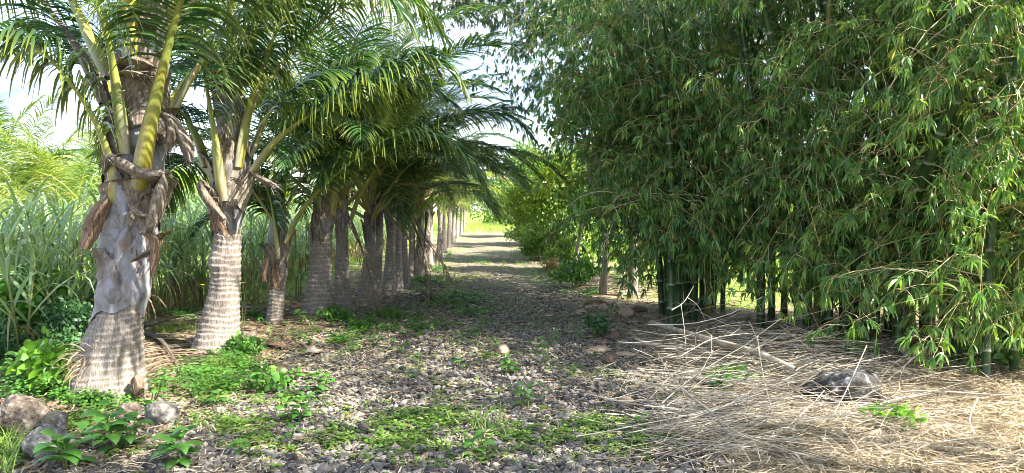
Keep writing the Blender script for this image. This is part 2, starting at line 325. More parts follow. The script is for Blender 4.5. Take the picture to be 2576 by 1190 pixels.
gb = MB(); nx = len(xs); ii = (np.arange(len(ys) - 1)[:, None] * nx + np.arange(nx - 1)[None]).ravel()
gb.add(np.stack([XX, YY, ZZ], -1), np.stack([ii, ii + 1, ii + 1 + nx, ii + nx], -1))
gnd = gb.build('ground', GROUND); tag(gnd, kind='structure')
def on(p): return A(p[0], p[1], float(gz(np.array(p[0]), np.array(p[1]))))

# ------------------------------------------------------------------ coconut palms
def interp(prof, t):
    pt = np.array([a for a, b in prof]); pv = np.array([b for a, b in prof]); return np.interp(t, pt, pv)

def petiole_mesh(mb, C, wid, n_side=10, mat=0, grey=True):
    """flattened D section along the curve C; wid = half width per point"""
    k = len(C); T = nrm(np.gradient(C, axis=0)); S = np.cross(T, A(0, 0, 1))
    h = T[-1] * A(1, 1, 0) + T[0] * A(1, 1, 0) * 0.3; h = h / max(np.linalg.norm(h), 1e-6); Sref = np.cross(h, A(0, 0, 1))
    S = nrm(S * 0.5 + Sref * 1.0 * np.sign(np.maximum(S @ Sref, 0) + .5)[:, None]); S = nrm(S - T * np.sum(S * T, -1, keepdims=True)); N = np.cross(S, T)
    an = np.arange(n_side) * 2 * math.pi / n_side; ca, sa = np.cos(an), np.sin(an)
    thick = np.where(sa > 0, 0.38, 0.85)
    V = C[:, None] + wid[:, None, None] * (ca[None, :, None] * S[:, None] + (sa * thick)[None, :, None] * N[:, None])
    i = np.arange(k - 1)[:, None] * n_side; j = np.arange(n_side)[None]; j2 = (j + 1) % n_side
    F = np.stack([i + j, i + j2, i + n_side + j2, i + n_side + j], -1).reshape(-1, 4)
    s = np.linspace(0, 1, k)[:, None] * np.ones(n_side)
    g = (np.clip(np.abs(ca)[None] * 1.9 - 0.95, 0, 1) * np.clip(1 - s / 0.22, 0, 1) * (1 if grey else 0))
    mb.add(V, F, g, s, mat); return T, S, N

def frond(name, curve, L=None, parent=None, base_w=0.07, npair=104, leaf_len=0.9, leaf_w=0.029, bare=0.24, droop=1.5, lm=None, pm=None, k=5, seed=0, gap=0.0, mid_w=0.02):
    """curve: (n,3) rachis points. frond = leaflets, with a petiole child."""
    rs = np.random.default_rng(seed + 77); C = spline(curve, 40)
    seg = np.linalg.norm(np.diff(C, axis=0), axis=1); cum = np.concatenate([[0], np.cumsum(seg)]); tot = cum[-1]
    u = np.linspace(0, 1, 40); C = np.stack([np.interp(u * tot, cum, C[:, i]) for i in range(3)], -1)
    wid = np.interp(u, [0, 0.06, 0.16, 0.26, 0.5, 1], [base_w * .8, base_w, base_w * .82, max(base_w * .5, mid_w), mid_w * .75, 0.003])
    pb = MB(); T, S, N = petiole_mesh(pb, C, wid)
    s = np.linspace(bare, 0.995, npair); s = np.concatenate([s, s]); sgn = np.concatenate([np.ones(npair), -np.ones(npair)])
    s = np.clip(s + rs.normal(0, 0.002, len(s)), 0, 1)
    keep = rs.random(len(s)) > gap; s, sgn = s[keep], sgn[keep]
    f = lambda Z: np.stack([np.interp(s, u, Z[:, i]) for i in range(3)], -1)
    b, t, sd, nn = f(C), nrm(f(T)), nrm(f(S)), nrm(f(N)); M = len(s)
    v = (s - bare) / (1 - bare)
    ll = leaf_len * np.interp(v, [0, 0.12, 0.4, 0.75, 1], [0.62, 0.9, 1.0, 0.72, 0.32]) * rs.uniform(0.86, 1.08, M)
    ang = np.interp(v, [0, 0.5, 1], [R(68), R(50), R(22)]) + rs.normal(0, R(4), M)
    d = t * np.cos(ang)[:, None] + sd * (sgn * np.sin(ang))[:, None] + nn * (0.28 + rs.normal(0, 0.09, M))[:, None]
    mb = MB(); w = leaf_w * rs.uniform(0.8, 1.15, M) * np.interp(v, [0, .2, .8, 1], [.8, 1, .9, .6])
    wd = t + nn * rs.normal(0.1, 0.35, M)[:, None]
    global rng
    keep_rng = rng; rng = rs
    base_r = rs.random() * 0.4
    strips(mb, b, d, wd, ll, w, droop * rs.uniform(0.75, 1.25, M), k, [0.45, 0.95, 1.0, 0.85, 0.55, 0.04][:k + 1] if k == 5 else [0.5, 1, 0.9, 0.55, 0.03], 0.35, np.clip(base_r + rs.random(M) * 0.55 + (rs.random(M) > 0.95) * 0.3, 0, 1), wob=0.02)
    rng = keep_rng
    o = mb.build(name, lm or PALM_LEAF, parent); pe = pb.build('petiole', pm or PETI, o)
    return o

def arc_curve(e0, bend, L, lat=0.0, n=9):
    s = np.linspace(0, 1, n); el = R(e0) - R(bend) * s ** 1.4; az = R(lat) * s
    d = np.stack([np.cos(el) * np.cos(az), np.cos(el) * np.sin(az), np.sin(el)], -1)
    return np.vstack([[0, 0, 0], np.cumsum((d[1:] + d[:-1]) / 2 * (L / (n - 1)), 0)])

CLASSES = [(86, 34, 4.3), (76, 60, 4.5), (63, 78, 4.5), (48, 85, 4.3), (32, 85, 4.0), (12, 70, 3.5)]
PROTO = []
for ci, (e0, be, L) in enumerate(CLASSES):
    PROTO.append([frond('frond', arc_curve(e0, be + 12 * v, L, lat=(-14, 16)[v]), npair=92, seed=ci * 10 + v, base_w=0.06, droop=.75 + .3 * v, k=4, leaf_w=.028) for v in range(2)])
PROTOY = [[frond('frond', arc_curve(e0, be + 5, L * 0.9, lat=8), npair=60, seed=ci * 10 + 300, lm=PALM_SUNLIT, k=4)] for ci, (e0, be, L) in enumerate(CLASSES)]
PROTOD = [frond('dead_frond', arc_curve(-50, 38, 3.0, lat=10 * s), npair=44, seed=500 + s, lm=DRYLEAF, pm=HUSK, leaf_len=0.55, leaf_w=0.022, droop=3.2, gap=0.25, k=4) for s in (-1, 1)]
def add_frond(parent, proto, loc, rz, sc=1.0, rx=0, ry=0, name=None):
    o = link_copy(proto, parent, loc, rz, sc, rx, ry)
    for c in proto.children:
        q = c.copy(); COL.objects.link(q); q.parent = o
    return o

def trunk_mesh(stations, ring_top, seed, na=44, ring_gap=0.062, bumpy=0.0):
    """stations: list of (x, y, z, r) in the palm's local frame, bottom to top"""
    rs = np.random.default_rng(seed); st = np.array(stations, float); H = st[-1, 2] - st[0, 2]
    nz = int(max(40, min(300, H / 0.012))); z = np.linspace(st[0, 2], st[-1, 2], nz)
    cx, cy, r = (np.interp(z, st[:, 2], st[:, i]) for i in (0, 1, 3))
    ker = np.hanning(15); ker /= ker.sum()
    sm = lambda a: np.convolve(np.pad(a, 7, 'edge'), ker, 'valid'); cx, cy, r = sm(cx), sm(cy), sm(r)
    th = np.arange(na) * 2 * math.pi / na; TH, Z = np.meshgrid(th, z)
    zw = Z + 0.016 * np.sin(TH + rs.random() * 6) + 0.007 * np.sin(3 * TH + Z * 9) + 0.004 * np.sin(7 * TH + Z * 31)
    ring = np.interp(zw, *ring_lut(ring_gap, rs)); lo = np.clip((ring_top - zw) / 0.03, 0, 1)
    saw = ring % 1.0; line = np.exp(-((saw - 0.93) / 0.04) ** 2) * lo * np.clip(.78 + .35 * vnoise(np.stack([np.cos(TH) * 2, np.sin(TH) * 2, Z * 9], -1), 2, seed + 9), .3, 1)
    rr = r[:, None] * (1 + 0.02 * np.sin(3 * TH + Z * 4)) + lo * (0.015 * saw - 0.006) + (1 - lo) * (0.012 * np.sin(TH * 2 + Z * 11) + 0.008 * np.sin(TH * 5 - Z * 17))
    rr += bumpy * vnoise(np.stack([np.cos(TH) * 2, np.sin(TH) * 2, Z * 3], -1), 2.2, seed)
    rr += 0.0035 * vnoise(np.stack([np.cos(TH) * 3, np.sin(TH) * 3, Z * 6], -1), 4, seed + 3)
    V = np.stack([cx[:, None] + rr * np.cos(TH), cy[:, None] + rr * np.sin(TH), Z], -1)
    i = np.arange(nz - 1)[:, None] * na; j = np.arange(na)[None]; j2 = (j + 1) % na
    F = np.stack([i + j, i + j2, i + na + j2, i + na + j], -1).reshape(-1, 4)
    mb = MB(); mb.add(V, F, 1 - lo, line)
    return mb, (z, cx, cy, r)
def ring_lut(gap, rs):
    g = np.cumsum(rs.uniform(0.55, 1.45, 160) * gap) - 0.3; return g, np.arange(160.0)

def sheath(parent, ax, z0, z1, az, width, flare=0.06, seed=0, mat=None, curl=0.0, tongue=1.0, strands=10, name='leaf_sheath'):
    """a torn tongue of fibrous leaf base wrapped on the stem; ax=(z,cx,cy,r) profile"""
    rs = np.random.default_rng(seed); nu, nv = 15, 18
    u = np.linspace(-1, 1, nu); v = np.linspace(0, 1, nv); U, Vv = np.meshgrid(u, v)
    wv = width * (1 - tongue * 0.85 * Vv ** 1.5) * (1 + 0.08 * np.sin(Vv * 17 + seed))
    TH = az + U * wv / 2 + 0.25 * curl * Vv
    zz = z0 + (z1 - z0) * Vv + 0.03 * np.sin(U * 7 + seed) * (1 - Vv) - 0.09 * U ** 2 * (1 - Vv) * (z1 - z0) * 2
    out = flare * Vv ** 2.2 + 0.012 + 0.012 * np.sin(U * 6 + seed + Vv * 5) * (0.4 + Vv) + 0.006 * rs.normal(0, 1, U.shape) * (0.5 + Vv)
    zq = np.clip(zz, ax[0][0], ax[0][-1]); r = np.interp(zq, ax[0], ax[3]) + out
    zz = zz - curl * 0.12 * np.clip(Vv - 0.6, 0, 1) ** 1.5 * 4
    X = np.interp(zq, ax[0], ax[1]) + r * np.cos(TH); Y = np.interp(zq, ax[0], ax[2]) + r * np.sin(TH)
    V = np.stack([X, Y, zz], -1); i = (np.arange(nv - 1)[:, None] * nu + np.arange(nu - 1)[None]).ravel()
    mb = MB(); mb.add(V, np.stack([i, i + 1, i + 1 + nu, i + nu], -1), rs.random(), 0.5)
    V2 = V.copy(); V2[..., 0] -= 0.008 * np.cos(TH); V2[..., 1] -= 0.008 * np.sin(TH); mb.add(V2, np.stack([i, i + nu, i + 1 + nu, i + 1], -1), 0.2, 0.5)
    if strands:
        e = V[rs.integers(0, nv, strands), rs.choice([0, nu - 1], strands)]; d = nrm(rs.normal(0, 1, (strands, 3)) + A(0, 0, -0.5))
        global rng
        keep = rng; rng = rs
        strips(mb, e, d, rs.normal(0, 1, (strands, 3)), rs.uniform(0.05, 0.2, strands), 0.006, 1.5, 4, [1, .9, .8, .6, .2])
        rng = keep
    return mb.build(name, mat or HUSK, parent)

GP = 'coconut palms planted in a row along the left of the track'
def screen_path(pts, origin):
    return np.array([P(x, y, Y) for x, y, Y in pts]) - origin

def near_palm(Y, prof, ring_px, label, fronds, seed, randoms, crown_px, sheaths, bumpy=0.012, ring_gap=0.062):
    """prof: (screen y, centre x, full width) measured bottom to top at depth Y"""
    base = P(prof[0][1], prof[0][0], Y); base[2] = 0; root = empty('coconut_palm', base, label, 'palm', GP)
    st = []
    for y, cx, w in prof:
        q = P(cx, y, Y) - base; st.append((q[0], q[1], q[2], w * Y / FP / 2))
    st[0] = (st[0][0], 0, -0.06, st[0][3] * 1.03)
    mb, ax = trunk_mesh(st, P(0, ring_px, Y)[2], seed, na=72, bumpy=bumpy, ring_gap=ring_gap); mb.build('trunk', TRUNK, root)
    for i, f in enumerate(fronds):
        kw = f[1] if len(f) > 1 else {}
        frond('frond', screen_path(f[0], base), parent=root, seed=seed * 100 + i, **kw)
    cz = P(crown_px[0], crown_px[1], Y) - base
    for (az, cls, dz, sc) in randoms:
        add_frond(root, PROTO[cls][random.randint(0, 1)], (cz[0] + 0.06 * math.cos(R(az)), cz[1] + 0.06 * math.sin(R(az)), cz[2] + dz), R(az), sc)
    for i, (py0, py1, azd, wd, fl, cu, mt) in enumerate(sheaths):
        sheath(root, ax, P(0, py0, Y)[2], P(0, py1, Y)[2], R(azd), R(wd), fl, seed * 50 + i, mt, cu)
    return root, ax, base

FR = 'frond'
palm1, ax1, base1 = near_palm(6.1,
    [(1018, 262, 190), (985, 266, 186), (950, 271, 166), (900, 276, 150), (850, 284, 138), (800, 297, 116), (765, 306, 104), (748, 308, 122), (738, 310, 126), (715, 314, 112), (660, 320, 116), (600, 325, 130), (540, 333, 132), (480, 340, 140), (420, 344, 138), (350, 348, 128), (260, 352, 122), (150, 358, 112), (60, 364, 100), (-60, 372, 80), (-160, 375, 50)],
    762, 'thickest coconut palm with swollen ringed base, nearest on the left',
    [([(300, 545, 5.98), (290, 480, 5.88), (284, 410, 5.86), (232, 285, 5.75), (150, 172, 5.6), (66, 105, 5.45), (-60, 90, 5.3), (-210, 170, 5.2), (-330, 330, 5.1)], dict(base_w=0.075, bare=0.24)),
     ([(322, 385, 5.86), (304, 260, 5.78), (278, 120, 5.66), (240, 0, 5.5), (150, -210, 5.3), (0, -360, 5.1), (-220, -400, 4.9)], dict(base_w=0.09, bare=0.3)),
     ([(262, 262, 6.3), (218, 160, 6.4), (150, 55, 6.6), (60, -30, 6.9), (-80, -50, 7.2), (-240, 40, 7.5)], dict(base_w=0.06, bare=0.2, pm=HUSK)),
     ([(275, 195, 6.15), (228, 95, 6.2), (178, -5, 6.3), (90, -120, 6.5), (-60, -180, 6.7), (-260, -100, 6.9)], dict(base_w=0.07)),
     ([(338, 160, 5.95), (326, 60, 5.92), (322, -60, 5.85), (330, -330, 5.7), (400, -620, 5.3), (560, -800, 4.9)], dict(base_w=0.11, bare=0.32)),
     ([(350, 480, 5.95), (354, 445, 5.86), (366, 360, 5.79), (396, 225, 5.7), (432, 80, 5.55), (470, -30, 5.4), (570, -140, 5.2), (720, -170, 5.0), (880, -110, 4.8), (1000, 20, 4.7)], dict(base_w=0.085, bare=0.3, leaf_len=0.95)),
     ([(425, 300, 6.3), (478, 195, 6.4), (560, 85, 6.6), (690, -20, 6.9), (860, -70, 7.2), (1010, -20, 7.4), (1110, 90, 7.6)], dict(base_w=0.05, bare=0.18)),
     ([(385, 200, 6.15), (420, 90, 6.15), (440, 0, 6.1), (520, -170, 6.0), (690, -280, 5.8), (880, -250, 5.6)], dict(base_w=0.075)),
     ([(392, 60, 6.2), (410, -40, 6.3), (470, -220, 6.6), (600, -330, 7.0), (760, -290, 7.4)], dict()),
     ([(330, 120, 6.4), (310, 0, 6.6), (280, -200, 7.2), (200, -300, 8.0), (100, -240, 8.8)], dict(base_w=0.06)),
     ([(300, 320, 6.4), (262, 200, 6.9), (190, 100, 7.6), (110, 70, 8.3), (30, 130, 9.0)], dict(base_w=0.06)),
     ([(395, 330, 6.4), (440, 235, 6.8), (500, 165, 7.3), (600, 130, 7.9), (700, 190, 8.5)], dict(base_w=0.055))],
    1, [(75, 1, -.2, .9), (110, 3, -.6, .9), (40, 2, -.4, .95)], (365, 30),
    [(770, 570, -60, 170, 0.02, 0.0, SHEATHG), (740, 610, -120, 120, 0.05, 0.3, SHEATHG), (640, 430, -100, 120, 0.02, 0.2, SHEATHG), (640, 480, -50, 90, 0.05, 0.4, None), (540, 415, -75, 200, 0.10, 1.1, None), (560, 440, -20, 90, 0.12, 0.3, None),
     (440, 300, -110, 110, 0.06, 0.4, None), (330, 160, -70, 150, 0.07, 0.6, None), (250, 100, -35, 120, 0.09, 0.9, None), (190, 20, -95, 110, 0.05, 0.4, None),
     (380, 180, -150, 80, 0.10, 0.5, None), (360, 240, -15, 90, 0.10, 0.9, None), (660, 560, -10, 60, 0.09, 0.6, BHUSK), (110, -40, -60, 140, 0.08, 0.8, None)])
# brown flap of husk hanging off the left of the first palm
def flap(parent, pts, w, mat, name='hanging_husk', seed=0, origin=A(0, 0, 0)):
    C = spline(np.array([P(*q) for q in pts]) - origin, 16); T = nrm(np.gradient(C, axis=0)); S = nrm(np.cross(T, A(0.25, -1, 0.1))); rs = np.random.default_rng(seed)
    nu = 9; u = np.linspace(-1, 1, nu); ww = w * np.interp(np.linspace(0, 1, 16), [0, .25, .7, 1], [.5, 1, 1.1, .6]) / 2
    nr = np.cross(S, T); V = C[:, None] + (u[None, :] * ww[:, None])[..., None] * S[:, None] + (0.05 * np.cos(u * 2)[None, :] + rs.normal(0, .007, (16, nu)))[..., None] * nr[:, None]
    i = (np.arange(15)[:, None] * nu + np.arange(nu - 1)[None]).ravel(); F = np.stack([i, i + 1, i + 1 + nu, i + nu], -1)
    mb = MB(); mb.add(V, F, .5, .5); mb.add(V + nr[:, None] * 0.012, F[:, ::-1], .3, .5)
    e = V.reshape(-1, 3)[rs.integers(60, 144, 26)]; strips(mb, e, nrm(rs.normal(0, .5, (26, 3)) + T[-1]), rs.normal(0, 1, (26, 3)), rs.uniform(.06, .16, 26), .007, .6, 4, [1, .9, .8, .6, .2])
    return mb.build(name, mat, parent)
for q_, (pts_, w_) in enumerate([([(276, 398, 5.84), (300, 408, 5.76), (340, 430, 5.74), (380, 440, 5.76), (418, 436, 5.86)], .085), ([(270, 425, 5.86), (276, 405, 5.8), (290, 400, 5.78)], .10),
        ([(292, 168, 5.9), (325, 150, 5.82), (360, 158, 5.84), (385, 170, 5.9)], .07), ([(300, 190, 5.9), (335, 185, 5.82), (375, 196, 5.88)], .05), ([(415, 440, 5.85), (400, 490, 5.78), (385, 545, 5.78), (372, 590, 5.8)], .10),
        ([(410, 290, 5.95), (425, 300, 5.88), (432, 330, 5.88), (420, 380, 5.9)], .09), ([(270, 300, 6.0), (262, 330, 5.95), (268, 370, 5.9)], .08), ([(345, 60, 5.95), (375, 55, 5.9), (395, 75, 5.95)], .07), ([(330, 520, 5.82), (350, 540, 5.78), (380, 545, 5.8)], .05), ([(340, 655, 5.82), (362, 640, 5.8), (385, 632, 5.84)], .035)]):
    flap(palm1, [p_ for p_ in pts_], w_, HUSK, 'fibre_wrap', 60 + q_, base1)
flap(palm1, [(272, 506, 5.85), (250, 530, 5.8), (232, 570, 5.78), (212, 625, 5.75)], 0.13, BHUSK, seed=3, origin=base1)
flap(palm1, [(365, 590, 5.8), (385, 600, 5.75), (388, 640, 5.75), (384, 690, 5.78)], 0.06, BHUSK, seed=4, origin=base1)
flap(palm1, [(440, 300, 6.0), (455, 340, 5.95), (470, 370, 5.95), (478, 410, 5.95)], 0.10, HUSK, seed=5, origin=base1)

palm2, ax2, base2 = near_palm(8.0,
    [(900, 538, 126), (870, 543, 116), (830, 549, 100), (780, 557, 86), (730, 566, 74), (690, 569, 70), (665, 566, 80), (645, 566, 78), (620, 571, 66), (570, 573, 68), (530, 573, 78), (480, 578, 92), (420, 582, 90), (350, 582, 78), (280, 582, 62), (200, 585, 48), (130, 588, 30)],
    572, 'second coconut palm, grey ringed trunk leaning slightly right, base curving left',
    [([(566, 505, 7.8), (552, 400, 7.75), (532, 280, 7.65), (505, 150, 7.5), (450, 0, 7.3), (360, -90, 7.0), (250, -60, 6.8)], dict(base_w=0.095, bare=0.3)),
     ([(598, 420, 7.85), (615, 320, 7.85), (645, 210, 7.8), (700, 70, 7.7), (790, -60, 7.5), (920, -90, 7.3), (1040, 0, 7.2)], dict(base_w=0.075)),
     ([(630, 430, 7.9), (700, 345, 7.9), (820, 262, 7.9), (940, 192, 7.85), (1040, 150, 7.8), (1110, 160, 7.8), (1160, 215, 7.8)], dict(base_w=0.065, bare=0.2)),
     ([(520, 420, 8.0), (498, 350, 8.05), (455, 280, 8.2), (400, 260, 8.4), (340, 300, 8.6), (290, 400, 8.8)], dict(base_w=0.065)),
     ([(590, 330, 8.1), (600, 220, 8.2), (640, 80, 8.4), (740, -50, 8.7), (860, -80, 9.0)], dict(base_w=0.07)),
     ([(560, 330, 8.2), (535, 210, 8.4), (480, 90, 8.8), (390, 50, 9.2), (300, 110, 9.7)], dict(base_w=0.06)),
     ([(622, 400, 8.2), (680, 280, 8.4), (780, 200, 8.7), (880, 190, 9.0), (960, 270, 9.3)], dict(base_w=0.06)),
     ([(545, 450, 8.3), (510, 420, 8.7), (470, 400, 9.2), (430, 430, 9.7), (410, 520, 10.1)], dict(base_w=0.05))],
    2, [(60, 1, 0, .95), (100, 0, .2, .9), (20, 2, -.2, .9), (130, 2, -.2, .9), (-70, 0, .3, .9), (-20, 1, .1, .95), (200, 1, 0, .85)], (584, 280),
    [(550, 450, -130, 110, 0.14, 0.7, None), (520, 440, -60, 150, 0.06, 0.4, None), (510, 400, -20, 120, 0.12, 0.9, None), (440, 330, -90, 160, 0.05, 0.4, None),
     (460, 370, -160, 80, 0.13, 0.5, None), (380, 270, -50, 130, 0.06, 0.6, None), (580, 500, -110, 90, 0.05, 0.2, BHUSK)])
flap(palm2, [(522, 470, 7.75), (505, 462, 7.7), (520, 500, 7.7), (565, 552, 7.72)], 0.09, HUSK, seed=8, origin=base2)
flap(palm2, [(640, 440, 7.7), (665, 455, 7.65), (690, 465, 7.65)], 0.07, HUSK, seed=9, origin=base2)

palm3, ax3, base3 = near_palm(10.2,
    [(838, 688, 46), (800, 690, 40), (760, 695, 38), (710, 698, 38), (695, 700, 46), (660, 700, 42), (620, 702, 46), (570, 700, 44), (520, 700, 30), (460, 700, 14)],
    655, 'thinnest coconut palm of the row, slender short trunk with shaggy neck',
    [([(702, 650, 10.05), (694, 580, 10.0), (680, 500, 9.9), (650, 430, 9.8), (600, 400, 9.7), (560, 440, 9.6)], dict(base_w=0.06, leaf_len=.6)),
     ([(718, 610, 10.0), (745, 550, 9.95), (800, 480, 9.9), (880, 410, 9.8), (970, 350, 9.7), (1070, 330, 9.6), (1160, 380, 9.5), (1225, 480, 9.4)], dict(base_w=0.05, bare=0.15, leaf_len=.8)),
     ([(705, 600, 10.1), (710, 520, 10.2), (730, 420, 10.3), (790, 330, 10.5), (880, 300, 10.7)], dict(base_w=0.05)),
     ([(695, 600, 10.3), (680, 530, 10.5), (640, 470, 10.8), (590, 470, 11.2)], dict(base_w=0.045, leaf_len=.6))],
    3, [(100, 1, .1, .7), (200, 2, 0, .6), (-80, 1, 0.1, .55), (50, 2, .1, .65)], (700, 560),
    [(690, 600, -120, 130, 0.10, 0.5, None), (660, 570, -50, 130, 0.08, 0.6, None), (640, 560, -10, 90, 0.12, .9, None), (720, 650, -90, 90, .04, .3, BHUSK), (680, 600, 170, 80, .14, .6, None)], bumpy=0.006, ring_gap=0.05)
flap(palm3, [(672, 650, 10.0), (664, 680, 9.95), (664, 705, 9.95)], 0.08, BHUSK, seed=12, origin=base3)

palm4, ax4, base4 = near_palm(11.0,
    [(820, 793, 82), (790, 795, 76), (740, 800, 66), (690, 805, 56), (650, 808, 50), (635, 808, 56), (600, 810, 48), (560, 812, 50), (520, 815, 50), (470, 818, 46), (420, 820, 34), (340, 820, 18)],
    590, 'fourth palm of the row, stout smooth cone-shaped trunk beside the gravel edge',
    [([(835, 540, 10.9), (845, 450, 10.8), (880, 340, 10.7), (950, 250, 10.5), (1050, 210, 10.3), (1140, 260, 10.1)], dict(base_w=0.07)),
     ([(805, 530, 10.85), (795, 440, 10.8), (770, 340, 10.6), (710, 260, 10.3), (630, 250, 10.0)], dict(base_w=0.07)),
     ([(820, 500, 10.9), (825, 400, 10.8), (840, 280, 10.5), (870, 180, 10.0), (920, 130, 9.4)], dict(base_w=0.07))],
    4, [(-110, 2, 0, .85), (-20, 2, 0, .95), (-60, 1, .1, .9), (30, 3, 0, .9), (-160, 2, 0, .9), (10, 1, .2, 1), (70, 1, .2, 1), (140, 1, .1, 1), (190, 3, -.1, .9), (100, 3, 0, .9)], (818, 500),
    [(600, 510, -120, 110, 0.05, 0.4, None), (570, 480, -40, 140, 0.07, .5, None), (610, 560, -160, 60, .1, .5, None), (540, 450, -80, 140, .05, .3, None)], bumpy=0.007)

# the rest of the row: shared meshes, each palm its own thing
ORD = ['fifth', 'sixth', 'seventh', 'eighth', 'ninth', 'tenth', 'eleventh', 'twelfth', 'thirteenth', 'fourteenth', 'fifteenth', 'sixteenth', 'seventeenth', 'eighteenth', 'nineteenth', 'twentieth', 'twenty-first', 'twenty-second']
ROW = [(861, 780, 52, 1.45, 'with a pale evenly ringed trunk'), (914, 765, 46, 1.25, 'with shaggy grey leaf bases'), (945, 752, 30, 1.5, 'standing close behind a shaggy neighbour'), (977, 742, 40, 1.45, 'with a reddish ringed trunk'),
       (1000, 731, 34, 1.5, 'straight with pale rings'), (1018, 716, 26, 1.5, 'slim and dark'), (1036, 697, 26, 1.3, 'in sun behind a hanging dead frond'), (1051, 697, 28, 1.5, 'sunlit with a brown husk'),
       (1066, 676, 22, 1.6, 'just left of the leaning dead frond'), (1081, 668, 22, 1.5, 'behind the leaning dead frond'), (1105, 651, 20, 1.5, 'sunlit, pale base on yellow soil'), (1118, 636, 18, 1.6, ''), (1129, 624, 16, 1.5, ''),
       (1140, 610, 14, 1.5, ''), (1150, 600, 12, 1.6, ''), (1160, 591, 10, 1.6, ''), (1167, 584, 9, 1.6, 'at the far end')]
tz_cache = {}
for i, (px, py, w, h, extra) in enumerate(ROW):
    b = G(px, py); Y = b[1]; r0 = w * Y / FP / 2; h *= .88
    root = empty('coconut_palm', b, f'{ORD[i]} palm from the camera in the left row' + (f', {extra}' if extra else ''), 'palm', GP)
    key = i if i < 9 else 9 + i % 3
    if key not in tz_cache:
        lean = random.uniform(-.02, .24)
        mb, ax = trunk_mesh([(0, 0, -.06, 1.05 * .2), (lean * .2, 0, .25, .185), (lean * .6, 0, h * .55, .15), (lean, 0, h * .95, .125), (lean, 0, h + .25, .14), (lean, 0, h + .65, .11), (lean, 0, h + .95, .04)], h + .12, 60 + i, na=36, ring_gap=0.07, bumpy=.006)
        tr = mb.build('trunk', TRUNK, root)
        sh = [sheath(root, ax, h - .1 + .16 * q, h + .45 + .17 * q, random.uniform(0, 6.28) if q > 4 else R(-170 + q * 45), R(110), random.uniform(.04, .16), 900 + i * 10 + q, BHUSK if q % 4 == 3 else None, random.uniform(.2, 1)) for q in range(5)]
        tz_cache[key] = (tr, sh, lean, h)
    else:
        tr0, sh0, lean, h = tz_cache[key]; tr = link_copy(tr0, root); sh = [link_copy(s_, root) for s_ in sh0]
    sc = r0 / .2 * .85; sc = min(1.1, max(.5, sc))
    for o in [tr] + sh: o.scale = (sc, sc, 1)
    n = 16
    for q in range(n):
        az = q * 137.5 + i * 51; f = q / n
        cls = (0, 0, 1, 1, 1, 2, 2, 2, 2, 3, 3, 3, 3, 3, 4, 3)[min(15, int(f * 16))]
        add_frond(root, PROTO[cls][(q + i) % 2] if (i < 7 or (q + i) % 3) else PROTOY[cls][0], (lean * sc + .05 * math.cos(R(az)), .05 * math.sin(R(az)), h + .85 - .5 * f), R(az), random.uniform(.8, .98) * (.95 if i < 2 else .78 if i < 5 else .72))  # yellow fronds of the farther palms carry painted sunlight
    if i in (0, 2, 5, 7, 9):
        add_frond(root, PROTOD[i % 2], (lean + .1, -.1, h + .3), R(-40 + i * 20), .7)
    if i == 0:
        frond('frond', screen_path([(880, 560, Y), (905, 490, Y - .1), (960, 410, Y - .2), (1050, 345, Y - .4), (1150, 295, Y - .5), (1240, 285, Y - .6), (1300, 305, Y - .7), (1338, 350, Y - .8)], b), parent=root, seed=991, base_w=.05, bare=.2)
    if i == 6:
        frond('frond', screen_path([(1036, 600, Y), (1050, 545, Y - .1), (1085, 505, Y - .2), (1140, 487, Y - .4), (1200, 490, Y - .5), (1250, 510, Y - .6), (1288, 545, Y - .7)], b), parent=root, seed=992, base_w=.05, bare=.1, leaf_len=.6, lm=PALM_SUNLIT)  # sun on this low frond comes from its yellow leaflet colour
# dead frond leaning from the row down to the track edge
df = frond('dead_frond', np.array([P(1042, 548, 16.4), P(1066, 592, 16.0), P(1090, 628, 15.9), P(1110, 662, 15.9), G(1141, 716)]), seed=700, lm=DRYLEAF, pm=HUSK, leaf_len=.32, leaf_w=.022, droop=2.5, npair=40, k=4, gap=.3, bare=.3, base_w=.05)
tag(df, 'brown dead frond leaning from the palm row onto the track edge', 'dead frond')

# ------------------------------------------------------------------ background palms on the left beyond the cane
GB = 'yellowing palms beyond the cane field'  # yellow of these crowns is sunlight put into the leaflet colour
for i, (px, ptop, Y, lab, sc) in enumerate([(20, 300, 24, 'tall pale green palm at the far left beyond the cane', 1.05), (95, 360, 23, 'yellow palm between the tall pale palm and the arching one', .8), (178, 420, 21, 'low yellow palm with long fronds arching right above the cane', .8),
                                       (-60, 330, 21, 'yellow green palm cut off by the left edge of the picture', 1.0), (262, 400, 27, 'green palm behind the trunk of the thickest palm', .9)]):
    b = P(px, 600, Y); b[2] = 0; root = empty('coconut_palm', b, lab, 'palm', GB)
    top = P(px, ptop, Y)[2]; tk = link_copy(tz_cache[9][0], root); tk.scale[2] = max(.3, (top - 3.3 * sc) / 3.2 + .12)
    for q in range(13):
        az = q * 137.5 + i * 40; cls = min(5, int(q / 13 * 5.6))
        src = PROTOY[cls][0] if (i in (1, 2, 3) or (i == 0 and q % 3 == 0)) else PROTO[cls][q % 2]
        add_frond(root, src, (.05 * math.cos(R(az)), .05 * math.sin(R(az)), max(.7, top - 3.6 * sc)), R(az), sc * 1.25)

